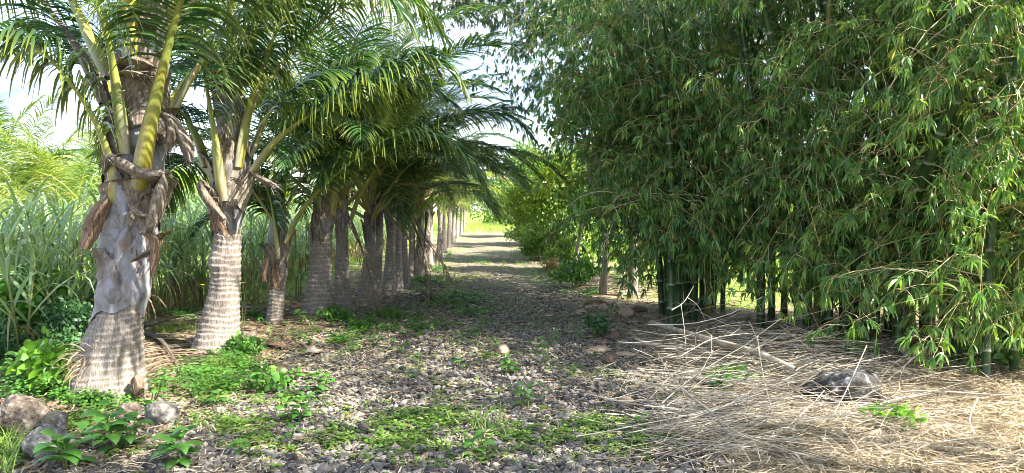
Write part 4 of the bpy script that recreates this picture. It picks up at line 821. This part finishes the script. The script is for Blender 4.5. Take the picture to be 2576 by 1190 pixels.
slab([(668, 860, .06), (700, 868, .07), (738, 880, .01)], .14, 'brown curled sheath at the foot of the thinnest palm', BHUSK, 5, cup=-.6)
slab([(730, 945, .02), (760, 948, .03), (800, 945, .02)], .09, 'straw coloured strip on the gravel left side', TAN, 6)
slab([(1715, 960, .12), (1724, 985, .10), (1728, 1010, .05)], .08, 'tan split sheath standing in the stick pile', TAN, 7)
slab([(1790, 885, .2), (1830, 892, .18), (1880, 900, .12)], .10, 'tan sheath caught on top of the stick pile', TAN, 8)
slab([(2180, 905, .1), (2200, 930, .08), (2215, 960, .02)], .14, 'pale bamboo sheath at the foot of the dense clump', TAN, 9)
slab([(2268, 880, .2), (2278, 905, .12), (2290, 930, .04)], .10, 'white pointed sheath leaning at the thick arching stem', HUSK, 10)
slab([(1955, 935, .05), (1990, 940, .06), (2030, 945, .02)], .16, 'pale sheath lying in the straw left of the dark boulder', TAN, 11)
slab([(1470, 770, .05), (1500, 764, .1), (1535, 770, .03)], .14, 'long pale sheath at the right track edge', TAN, 12)
slab([(620, 920, .02), (655, 930, .03), (690, 940, .01)], .06, 'thin brown strip in the weeds below the second palm', BHUSK, 13)
# leaf base stub stuck on the first palm
st = MB(); blob(st, A(0, 0, 0), .085, 31, 4, .5, (.8, .6, 1.15)); so = st.build('dead_stub', BHUSK, palm1); so.location = tuple(P(347, 968, 5.92) - base1)
fm = MB(); n = 160; e = P(215, 905, 5.9) - base1 + rng.normal(0, 1, (n, 3)) * A(.06, .05, .07)
strips(fm, e, nrm(rng.normal(0, .5, (n, 3)) + A(-.55, -.35, -.1)), rng.normal(0, 1, (n, 3)), rng.uniform(.08, .26, n), .006, 1.2, 4, [1, .9, .8, .6, .2])
fm.build('root_fibre', STRAW, palm1)
# dead grey fronds on the ground
def ground_frond(pts, label, seed, **kw):
    o = frond('fallen_frond', np.array([on(G(x, y)) + A(0, 0, h) for x, y, h in pts]), seed=seed, lm=DRYLEAF, pm=HUSK, droop=.6, k=4, leaf_w=.03, **kw)
    tag(o, label, 'fallen frond', 'dead fronds lying under the palms')
    me = o.data; z = np.zeros(len(me.vertices) * 3, np.float32); me.vertices.foreach_get('co', z); z = z.reshape(-1, 3); z[:, 2] = np.where(z[:, 2] < .035, .035 + .3 * np.abs(z[:, 2] - .035) % .05, z[:, 2]); z[:, 2] = .03 + (z[:, 2] - .03) * .55; me.vertices.foreach_set('co', z.ravel()); return o
ground_frond([(330, 852, .12), (400, 880, .1), (440, 930, .08), (460, 990, .05)], 'grey dead frond fanning out behind the thickest palm', 801, leaf_len=.6, npair=50, bare=.1)
ground_frond([(360, 850, .14), (430, 836, .14), (500, 815, .1), (560, 800, .06)], 'dead frond with pale stalk lying between the first two palms', 802, leaf_len=.45, npair=50, bare=.2)
ground_frond([(600, 790, .1), (680, 795, .08), (750, 800, .05)], 'dead frond lying behind the thinnest palm', 803, leaf_len=.4, npair=40, bare=.15)
ground_frond([(480, 880, .06), (560, 920, .06), (640, 935, .03)], 'dead frond in front of the second palm base', 804, leaf_len=.4, npair=40, bare=.15)

# bleached pole and the brush pile
def branch(ctrl, r0, r1, label, name='dry_branch', mat=TWIG, group=None, forks=0, ns=6, seed=0, cat='dry branch'):
    C = np.array(ctrl); b = C[0] * A(1, 1, 0); C = spline(C - b, 22); mb = MB(); rs = np.random.default_rng(seed); tubes(mb, C, np.linspace(r0, r1, 22)[None], ns, rnd=np.array([rs.random()]))
    for i in range(forks):
        s = rs.integers(5, 20); d = nrm(C[s + 1] - C[s] + rs.normal(0, .45, 3) * .12); q = C[s]; L = rs.uniform(.2, .6); m_ = q + nrm(d + rs.normal(0, .4, 3)) * L * .5
        tubes(mb, spline([q, m_, m_ + nrm(d + rs.normal(0, .4, 3) + A(0, 0, -.2)) * L * .5], 6), np.linspace(r1 * 1.2, r1 * .4, 6)[None], 4)
    o = mb.build(name, mat); o.location = b; tag(o, label, cat, group); return o
_C = spline([G(1640, 812, .2), G(1770, 850, .36), G(1900, 886, .36), G(2000, 930, .28), G(2075, 975, .14)], 24); _b = _C[0] * A(1, 1, 0)
_o = culm_mesh(_C - _b, .032, ns=12, r1=.026, seedv=.2).build('bamboo_pole', plain('weathered cane', [(0.3, (0.15, 0.12, 0.085)), (0.5, (0.34, 0.29, 0.22)), (0.7, (0.42, 0.40, 0.37))], ns=7, stretch=(1, 1, 1), bs=.5)); _o.location = _b
tag(_o, 'thick bleached bamboo pole lying across the top of the stick pile', 'pole')
branch([G(1598, 852, .15), G(1660, 870, .2), G(1750, 880, .22), G(1900, 905, .2)], .013, .008, 'tan cane lying over the left top of the pile')
GPILE = 'long bent branches of the stick pile'
hand = [([(1475, 990, .06), (1560, 1010, .08), (1700, 1035, .12), (1850, 1090, .14), (2050, 1120, .12), (2300, 1150, .1)], 'long tan branch whose tip reaches the pale egg-shaped husk'),
        ([(1655, 890, .3), (1700, 960, .32), (1780, 1030, .3), (1880, 1100, .24), (2080, 1160, .16)], 'long yellow bent branch curving down through the pile middle'),
        ([(1480, 1155, .03), (1600, 1150, .05), (1720, 1135, .08), (1840, 1100, .1)], 'arched branch along the bottom left of the pile'),
        ([(1500, 1155, .03), (1560, 1148, .03), (1640, 1125, .05), (1700, 1080, .1)], 'short arched branch above the bottom left one'),
        ([(1885, 1175, .03), (1880, 1150, .05), (1860, 1180, .03), (1780, 1195, .02)], 'curled branch end at the bottom of the pile'),
        ([(1705, 900, .35), (1740, 880, .4), (1800, 850, .45), (1900, 838, .45), (2000, 842, .4), (2080, 860, .3)], 'fine branch arching above the pile before the bamboo'),
        ([(1905, 845, .5), (1912, 900, .4), (1930, 990, .25), (1960, 1080, .1)], 'pale upright twig hanging down in front of the pile'),
        ([(2180, 870, .6), (2130, 980, .35), (2080, 1080, .15), (2060, 1190, .05)], 'upright straw twig beside the dark boulder'),
        ([(1960, 860, .3), (2100, 890, .35), (2260, 930, .3)], 'grey twig running from the pole towards the dark boulder'),
        ([(2460, 1000, .2), (2440, 1060, .12), (2480, 1130, .04)], 'pale curved twig in the right straw'),
        ([(1690, 780, .7), (1720, 760, .75), (1745, 720, .9)], 'thin twig rising from the pile to the bamboo posts'),
        ([(1450, 960, .1), (1560, 905, .2), (1680, 860, .4), (1800, 830, .6)], 'thin pale twig crossing the left end of the pile')]
rs = np.random.default_rng(77)
for i, (pts, lb) in enumerate(hand):
    branch([G(x, y, h) for x, y, h in pts], rs.uniform(.004, .0065), .0028, lb, forks=3, seed=i, group=GPILE)
tw = MB(); n = 1150; rs = np.random.default_rng(9)
cx = rs.uniform(1650, 2330, n); cy = 880 + (rs.random(n) ** .8) * 300; cx += (cy - 880) * .25 * (rs.random(n) - .2)
ok = (cy > 850 + np.abs(cx - 1900) * .08); cx, cy = cx[ok], cy[ok]; n = len(cx)
ctr = np.array([G(a, b_, 0) for a, b_ in zip(cx, cy)]); ht = np.interp(cy, [860, 950, 1100, 1180], [.50, .40, .14, .05]) * rs.random(n) ** .9 * np.interp(cx, [1550, 1750, 2100, 2300], [.4, 1, .9, .3])
az = rs.normal(-.4, .7, n) + (rs.random(n) > .6) * rs.normal(0, 1.2, n); L = rs.uniform(.35, 1.5, n); pts = np.zeros((n, 8, 3)); dd = np.stack([np.cos(az), np.sin(az), rs.normal(0, .14, n)], -1); p = ctr + A(0, 0, 0) - dd * (L * .5)[:, None]; p[:, 2] = ht + .02
bend_ = rs.normal(0, .09, n)
for i in range(8):
    pts[:, i] = p; dd = nrm(dd + rs.normal(0, .09, (n, 3)) * A(1, 1, .5) + bend_[:, None] * np.stack([-dd[:, 1], dd[:, 0], -.4 + 0 * az], -1)); p = p + dd * (L / 7)[:, None]
pts[..., 2] = np.maximum(pts[..., 2], .02)
tubes(tw, pts, ((.0013 + rs.gamma(1.5, .0010, n))[:, None] * np.linspace(1, .45, 8)[None]), 4, rnd=rs.random(n) ** .7)
tag(tw.build('stick_litter', TWIG), 'tangle of thin dry twigs making up the brush pile', 'dry twigs', kind='stuff')

# ------------------------------------------------------------------ gravel, straw, leaf litter, ground cover
rs = np.random.default_rng(21)
def scatter(n, y0, y1, x0, x1, dens=None):
    """points denser near the camera, inside the view wedge"""
    u = rs.random(n); y = 1 / (1 / y0 - u * (1 / y0 - 1 / y1)); x = rs.uniform(-1, 1, n) * .76 * y; k = (x > x0) & (x < x1); x, y = x[k], y[k]
    if dens is not None: k = rs.random(len(x)) < dens(x, y); x, y = x[k], y[k]
    return x, y
n2 = lambda x, y, s, sd: vnoise(np.stack([x, y, x * 0], -1), s, sd)
def grav_d(x, y):
    r = np.abs(x - road_x(y)); return np.clip(1.25 - (r / 2.6) ** 4 + .35 * n2(x, y, 2, 5), .02, 1) * np.where(x > 1.9, .25, 1)
x, y = scatter(56000, 4.1, 15, -4.5, 5, grav_d); n = len(x)
v, f = ICO[1]; sz = rs.gamma(2.6, .0042, n) + .004; sz = np.minimum(sz, .038) * np.where(rs.random(n) > .985, 1.7, 1)
q = rs.normal(0, 1, (n, 4)); q /= np.linalg.norm(q, axis=1, keepdims=True); w_, x_, y_, z_ = q.T
RM = np.stack([1 - 2 * (y_ ** 2 + z_ ** 2), 2 * (x_ * y_ - z_ * w_), 2 * (x_ * z_ + y_ * w_), 2 * (x_ * y_ + z_ * w_), 1 - 2 * (x_ ** 2 + z_ ** 2), 2 * (y_ * z_ - x_ * w_), 2 * (x_ * z_ - y_ * w_), 2 * (y_ * z_ + x_ * w_), 1 - 2 * (x_ ** 2 + y_ ** 2)], -1).reshape(n, 3, 3)
pv = v[None] * (1 + rs.normal(0, .16, (n, len(v), 1))) * rs.uniform(.6, 1.25, (n, 1, 3)); pv = np.einsum('nij,nvj->nvi', RM, pv) * sz[:, None, None]; pv[..., 2] *= .75
pv += np.stack([x, y, gz(x, y) + sz * .35], -1)[:, None]
gm = MB(); gm.add(pv, (np.arange(n)[:, None, None] * len(v) + f[None]).reshape(-1, 3), np.repeat(rs.random(n), len(v)), 0)
tag(gm.build('gravel', GRAV, smooth=False), 'loose dark grey gravel covering the track', 'gravel', kind='stuff')

def litter(n, y0, y1, x0, x1, dens, Lr, W, seed, zr=.02, curl=.35):
    x, y = scatter(n, y0, y1, x0, x1, dens); n = len(x); az = rs.random(n) * 6.28; b = np.stack([x, y, gz(x, y) + .012 + rs.random(n) * zr], -1)
    return b, np.stack([np.cos(az), np.sin(az), rs.normal(0, .12, n)], -1), np.stack([-np.sin(az), np.cos(az), rs.normal(0, .5, n)], -1), rs.uniform(*Lr, n), rs.uniform(*W, n)
sm_ = MB()
def track_straw(x, y): return np.clip(.45 + .5 * n2(x, y, 1.3, 8) + .25 * (np.abs(x - road_x(y)) > 1.5), .08, 1) * np.interp(y, [4.5, 9], [.4, 1]) * np.where(x < -2.9, .45, 1)
b, d, s_, L, W = litter(110000, 4.1, 26, -5, 5.2, track_straw, (.02, .12), (.003, .010), 0, .036); L *= np.clip(b[:, 1] / 9, .8, 1.6); W *= np.clip(b[:, 1] / 8, .8, 2)
strips(sm_, b, d, s_, L, W, .15, 3, [.7, 1, .9, .3], wob=.1)
right_straw = lambda x, y: np.clip((x - 1.2 - (y - 5) * .12) / .8 + .3 * n2(x, y, 2, 3), 0, 1)
b, d, s_, L, W = litter(80000, 4.1, 12, 1.0, 8, right_straw, (.06, .34), (.002, .006), 0, .07)
strips(sm_, b, d, s_, L, W, .25, 4, [.8, 1, 1, .8, .3], wob=.14)
tag(sm_.build('straw_litter', STRAW), 'pale dry straw and leaf litter over track and right verge', 'straw', kind='stuff')

lf = MB()   # brown dead leaves under bamboo and palms
under = lambda x, y: np.clip(.8 * ((x > 2.2) & (y > 6.2)) + .5 * (x < -2.5) + .12, 0, 1) * np.where(y > 6, 1, .4)
b, d, s_, L, W = litter(14000, 4.3, 20, -7, 8, under, (.05, .14), (.015, .04), 0, .04)
strips(lf, b, d, s_, L, W, .2, 3, [.3, 1, .8, .1], wob=.1); tag(lf.build('leaf_litter', [BHUSK]), 'brown fallen leaves under the bamboo and the palms', 'leaf litter', kind='stuff')

def cover(name, label, pts, leaf, per, hgt, mat, cat='weeds', asp=.6):
    """pts: (x,y) rosette centres; each a short stem tuft of small leaves"""
    x, y = pts; n = len(x); mb = MB(); h = rs.uniform(.35, 1, n) * hgt; K = n * per; i = np.repeat(np.arange(n), per)
    az = rs.random(K) * 6.28; lv = rs.random(K); b = np.stack([x[i] + rs.normal(0, .018, K) * (1 + hgt * 8), y[i] + rs.normal(0, .018, K) * (1 + hgt * 8), gz(x[i], y[i]) + .01 + lv * h[i]], -1)
    d = np.stack([np.cos(az), np.sin(az), rs.uniform(.1, .9, K)], -1); L = leaf * rs.uniform(.55, 1.25, K)
    strips(mb, b, d, np.stack([-np.sin(az), np.cos(az), rs.normal(0, .3, K)], -1), L, L * asp, .9, 3, [.25, 1, .8, .05], 0, np.clip(np.repeat(rs.random(n) * .6, per) + rs.random(K) * .4, 0, 1))
    o = mb.build(name, mat); tag(o, label, cat, kind='stuff'); return o
def patches(lst, yscale=1.0):
    X, Y = [], []
    for (px, py, rx, ry, m) in lst:
        m = int(m * .55) + 2
        a = rs.random(m) * 6.28; q = np.abs(rs.normal(0, .85, m)); sx_ = px + np.cos(a) * q * rx; sy_ = py + np.sin(a) * q * ry; g_ = np.array([G(u_, v_) for u_, v_ in zip(sx_, sy_)]); X.append(g_[:, 0]); Y.append(g_[:, 1])
    return np.concatenate(X), np.concatenate(Y)
cover('ground_cover', 'low bright green creeping weeds in patches on the gravel', patches([(1090, 1060, 150, 38, 360), (1010, 1110, 90, 25, 130), (860, 1105, 60, 20, 60), (600, 1080, 110, 30, 190), (650, 1120, 70, 25, 80), (1480, 1075, 150, 40, 260), (1600, 1120, 90, 35, 110), (1300, 1095, 120, 25, 90), (720, 1010, 70, 25, 60), (530, 1000, 90, 40, 160), (1150, 980, 120, 30, 20),
    (40, 1170, 50, 20, 90), (180, 1090, 60, 30, 120), (1900, 1100, 200, 50, 90), (1200, 1140, 400, 40, 90), (300, 1130, 120, 40, 70), (20, 1110, 25, 40, 50), (1750, 990, 60, 20, 20), (1240, 900, 250, 40, 60)]), .035, 14, .05, COVER)
cover('clover_weeds', 'dense feathery green weeds between the first two palms and the gravel', patches([(515, 960, 80, 38, 420), (600, 930, 60, 25, 160), (240, 1030, 80, 28, 240), (560, 985, 80, 25, 140)]), .038, 16, .13, WEED)
cover('verge_weeds', 'green weeds along the foot of the palm row and the track centre', patches([(905, 820, 60, 18, 120), (985, 790, 40, 14, 100), (1150, 745, 90, 16, 200), (1170, 765, 70, 12, 80), (1060, 705, 40, 14, 140), (1100, 680, 30, 12, 100), (860, 860, 150, 25, 90), (1050, 820, 120, 14, 60), (1400, 700, 50, 25, 160), (1480, 740, 40, 12, 60), (1215, 660, 60, 8, 60), (1130, 640, 15, 14, 60), (450, 810, 90, 12, 120), (650, 800, 80, 10, 80), (1200, 790, 120, 20, 70), (1380, 660, 30, 14, 100), (1560, 700, 60, 10, 60), (2500, 900, 80, 20, 60)]), .06, 14, .11, WEED, asp=.5)
cover('left_undergrowth', 'small dark weeds at the left edge under the shrubs', patches([(70, 930, 90, 50, 330), (150, 1020, 60, 20, 80), (30, 1000, 40, 30, 90), (190, 870, 60, 25, 120)]), .045, 14, .20, BROAD)

# sunlit meadow at the end of the track and either side
mg = MB(); n = 16000; y = rs.uniform(52, 80, n); x = rs.uniform(-14, 12, n); x[:5000] = rs.uniform(5.5, 16, 5000); y[:5000] = rs.uniform(13, 40, 5000); z = .02 + 0 * x
az = rs.random(n) * 6.28; strips(mg, np.stack([x, y, z], -1), np.stack([np.cos(az) * .4, np.sin(az) * .4, 1 + 0 * x], -1), np.stack([-np.sin(az), np.cos(az), 0 * az], -1), rs.uniform(.25, .6, n), .03, .8, 3, [1, .9, .6, .05])
tag(mg.build('meadow_grass', GRASS), 'bright sunlit grass beyond the end of the track', 'grass', kind='stuff')
tg = MB(); x, y = patches([(430, 850, 120, 20, 60), (1200, 1080, 60, 20, 12), (545, 985, 40, 15, 20), (1130, 700, 120, 20, 80), (1000, 800, 100, 20, 40), (1320, 640, 40, 20, 120), (15, 1140, 20, 50, 60), (1420, 690, 50, 20, 90), (560, 940, 40, 15, 30)]); n = len(x); i = np.repeat(np.arange(n), 9); az = rs.random(n * 9) * 6.28
strips(tg, np.stack([x[i] + rs.normal(0, .02, n * 9), y[i] + rs.normal(0, .02, n * 9), gz(x[i], y[i])], -1), np.stack([np.cos(az) * .5, np.sin(az) * .5, 1 + 0 * az], -1), np.stack([-np.sin(az), np.cos(az), 0 * az], -1), rs.uniform(.12, .3, n * 9), .006, 1.2, 4, [1, 1, .8, .5, .05])
tag(tg.build('tuft_grass', COVER), 'thin grass tufts scattered on the verges', 'grass', kind='stuff')

# ------------------------------------------------------------------ seedlings: broad obovate leaves in whorls on a stem
def seedling(px, py, h, nl, leaf, label, seed, mat=None, stems=1, spread=.06, asp=.52):
    r_ = np.random.default_rng(seed); b = on(G(px, py)); root = empty('broadleaf_seedling', b, label, 'seedling', 'broad-leaved seedlings on the gravel'); sm = MB(); lm = MB()
    global rng
    keep = rng; rng = r_
    for s in range(stems):
        a0 = r_.random() * 6.28; off = A(math.cos(a0), math.sin(a0), 0) * spread * (stems > 1) * r_.uniform(.5, 1.2); hh = h * r_.uniform(.75, 1.1)
        C = spline([off * .2 + A(0, 0, -.02), off * .7 + A(0, 0, hh * .5), off * 1.2 + A(0, 0, hh)], 8); tubes(sm, C, np.linspace(.006, .003, 8)[None], 5)
        az = np.arange(nl) * 2.4 + r_.random() * 6; t = np.linspace(.25, 1, nl); q = np.stack([np.interp(t * 7, np.arange(8), C[:, i]) for i in range(3)], -1)
        up = np.interp(t, [0, 1], [.25, 1.1]); d = np.stack([np.cos(az), np.sin(az), up], -1); L = leaf * np.interp(t, [.25, .6, 1], [.8, 1.1, .7]) * r_.uniform(.85, 1.15, nl)
        pt = q + nrm(d) * .015; strips(lm, pt, d, np.stack([-np.sin(az), np.cos(az), r_.normal(0, .15, nl)], -1), L, L * asp, 1.2, 6, [.12, .6, .95, 1.0, .78, .4, .03], .22, np.clip(r_.random() * .4 + r_.random(nl) * .6, 0, 1))
    rng = keep
    sm.build('stem', STEM, root); lm.build('foliage', mat or WEED, root)
SEED = [(300, 1150, .26, 9, .17, 4, 'largest seedling clump with many broad leaves in front of the thickest palm'), (470, 1175, .20, 7, .17, 3, 'broad-leaved seedling right of the largest clump at the bottom edge'), (170, 1200, .2, 7, .17, 3, 'seedling at the bottom edge before the pale flat rock'),
        (375, 1030, .22, 7, .10, 3, 'seedling beside the brown stub at the right foot of the thickest palm'), (745, 1065, .22, 9, .13, 3, 'tall leafy seedling on the gravel left of centre'), (810, 985, .16, 7, .13, 3, 'seedling with drooping leaves just behind the tall leafy one'), (725, 970, .14, 7, .12, 2, 'seedling left of the drooping one on the verge'), 
        (530, 1030, .13, 6, .10, 2, 'small seedling in the gravel below the second palm'), (780, 1010, .10, 5, .10, 1, 'short seedling tucked between the tall and drooping ones'), (740, 1105, .08, 6, .08, 1, 'small flat seedling below the tall leafy one'),
        (1330, 1030, .2, 8, .12, 2, 'upright seedling in the track right of centre'), (1362, 1005, .14, 5, .10, 1, 'thin dark seedling just right of the upright one'), (1290, 940, .14, 8, .12, 3, 'leafy seedling in front of the tan husk on the track'), (1375, 915, .3, 9, .10, 2, 'tall dark seedling right of the tan husk'),
        (1155, 935, .10, 7, .09, 1, 'rosette seedling in the middle of the track'), (1440, 940, .12, 8, .07, 1, 'feathery seedling left of the stick pile'), (1040, 915, .06, 6, .06, 1, 'tiny rosette on the gravel left of the middle one'), (1195, 1140, .16, 6, .12, 2, 'seedling at the bottom middle of the track'),
        (1185, 850, .2, 8, .10, 2, 'dark seedling on the track far centre, left of a thinner one'), (1215, 820, .22, 7, .10, 2, 'thin dark seedling behind on the track'), (1245, 880, .14, 6, .09, 1, 'seedling left of the tan husk on the track'), (1160, 860, .1, 6, .10, 1, 'low pale leaves left of the dark far seedling'),
        (1400, 870, .22, 8, .08, 2, 'dark seedling between the track and the brown husks'), (1445, 860, .26, 8, .08, 2, 'tall seedling closest to the brown husks'), (1610, 1075, .10, 7, .08, 1, 'bright seedling below the pale egg-shaped husk'), (1720, 1005, .14, 6, .12, 1, 'seedling rising through the left of the stick pile'), (600, 1150, .07, 8, .09, 1, 'spiky rosette at the bottom left gravel'),
        (765, 820, .2, 9, .11, 2, 'leafy seedling between the thinnest and the stout palm'), (785, 845, .12, 7, .09, 1, 'seedling at the foot of the stout fourth palm'), (680, 850, .14, 6, .08, 1, 'seedling at the foot of the thinnest palm'), (905, 870, .07, 6, .08, 1, 'small pale seedling on the dark gravel'), (960, 800, .12, 7, .12, 1, 'pale seedling beyond the fifth palm on the verge'),
        (1110, 765, .2, 8, .1, 2, 'seedling in the far centre weeds of the track'), (640, 960, .14, 8, .10, 2, 'seedling in the weeds right of the second palm foot'), (415, 990, .12, 6, .08, 2, 'lime seedling in the feathery weeds'), (1505, 820, .2, 7, .09, 1, 'dark seedling before the grey trunks')]
for i, (px, py, h, nl, lf_, stm, lb) in enumerate(SEED): seedling(px, py, h, nl, lf_, lb, 300 + i, stems=stm, spread=.09, mat=LIME if i in (34,) else (BROAD if 'dark' in lb else None))

# yellow wild flowers before the cane
for px, py, lb in [(510, 718, 'yellow flower left of the second palm'), (612, 712, 'upper yellow flower right of the second palm'), (606, 738, 'lower yellow flower right of the second palm')]:
    q = P(px, py, 9.6); root = empty('wild_flower', q * A(1, 1, 0), lb, 'flower'); sm = MB(); tubes(sm, spline([A(0, 0, 0), A(.02, 0, q[2] * .5), A(0, 0, q[2])], 6), np.full((1, 6), .003), 4); sm.build('stem', STEM, root)
    fm = MB(); az = np.arange(8) * .785; strips(fm, np.tile(A(0, 0, q[2]), (8, 1)), np.stack([np.cos(az), np.sin(az), .5 + 0 * az], -1), np.stack([-np.sin(az), np.cos(az), 0 * az], -1), .035, .018, .3, 3, [.4, 1, 1, .4]); fm.build('petal_ring', FLOWER, root)

# ------------------------------------------------------------------ remove the masters that only served as sources
for cl in PROTO + PROTOY:
    for o in cl: drop_proto(o)
for o in PROTOD: drop_proto(o)
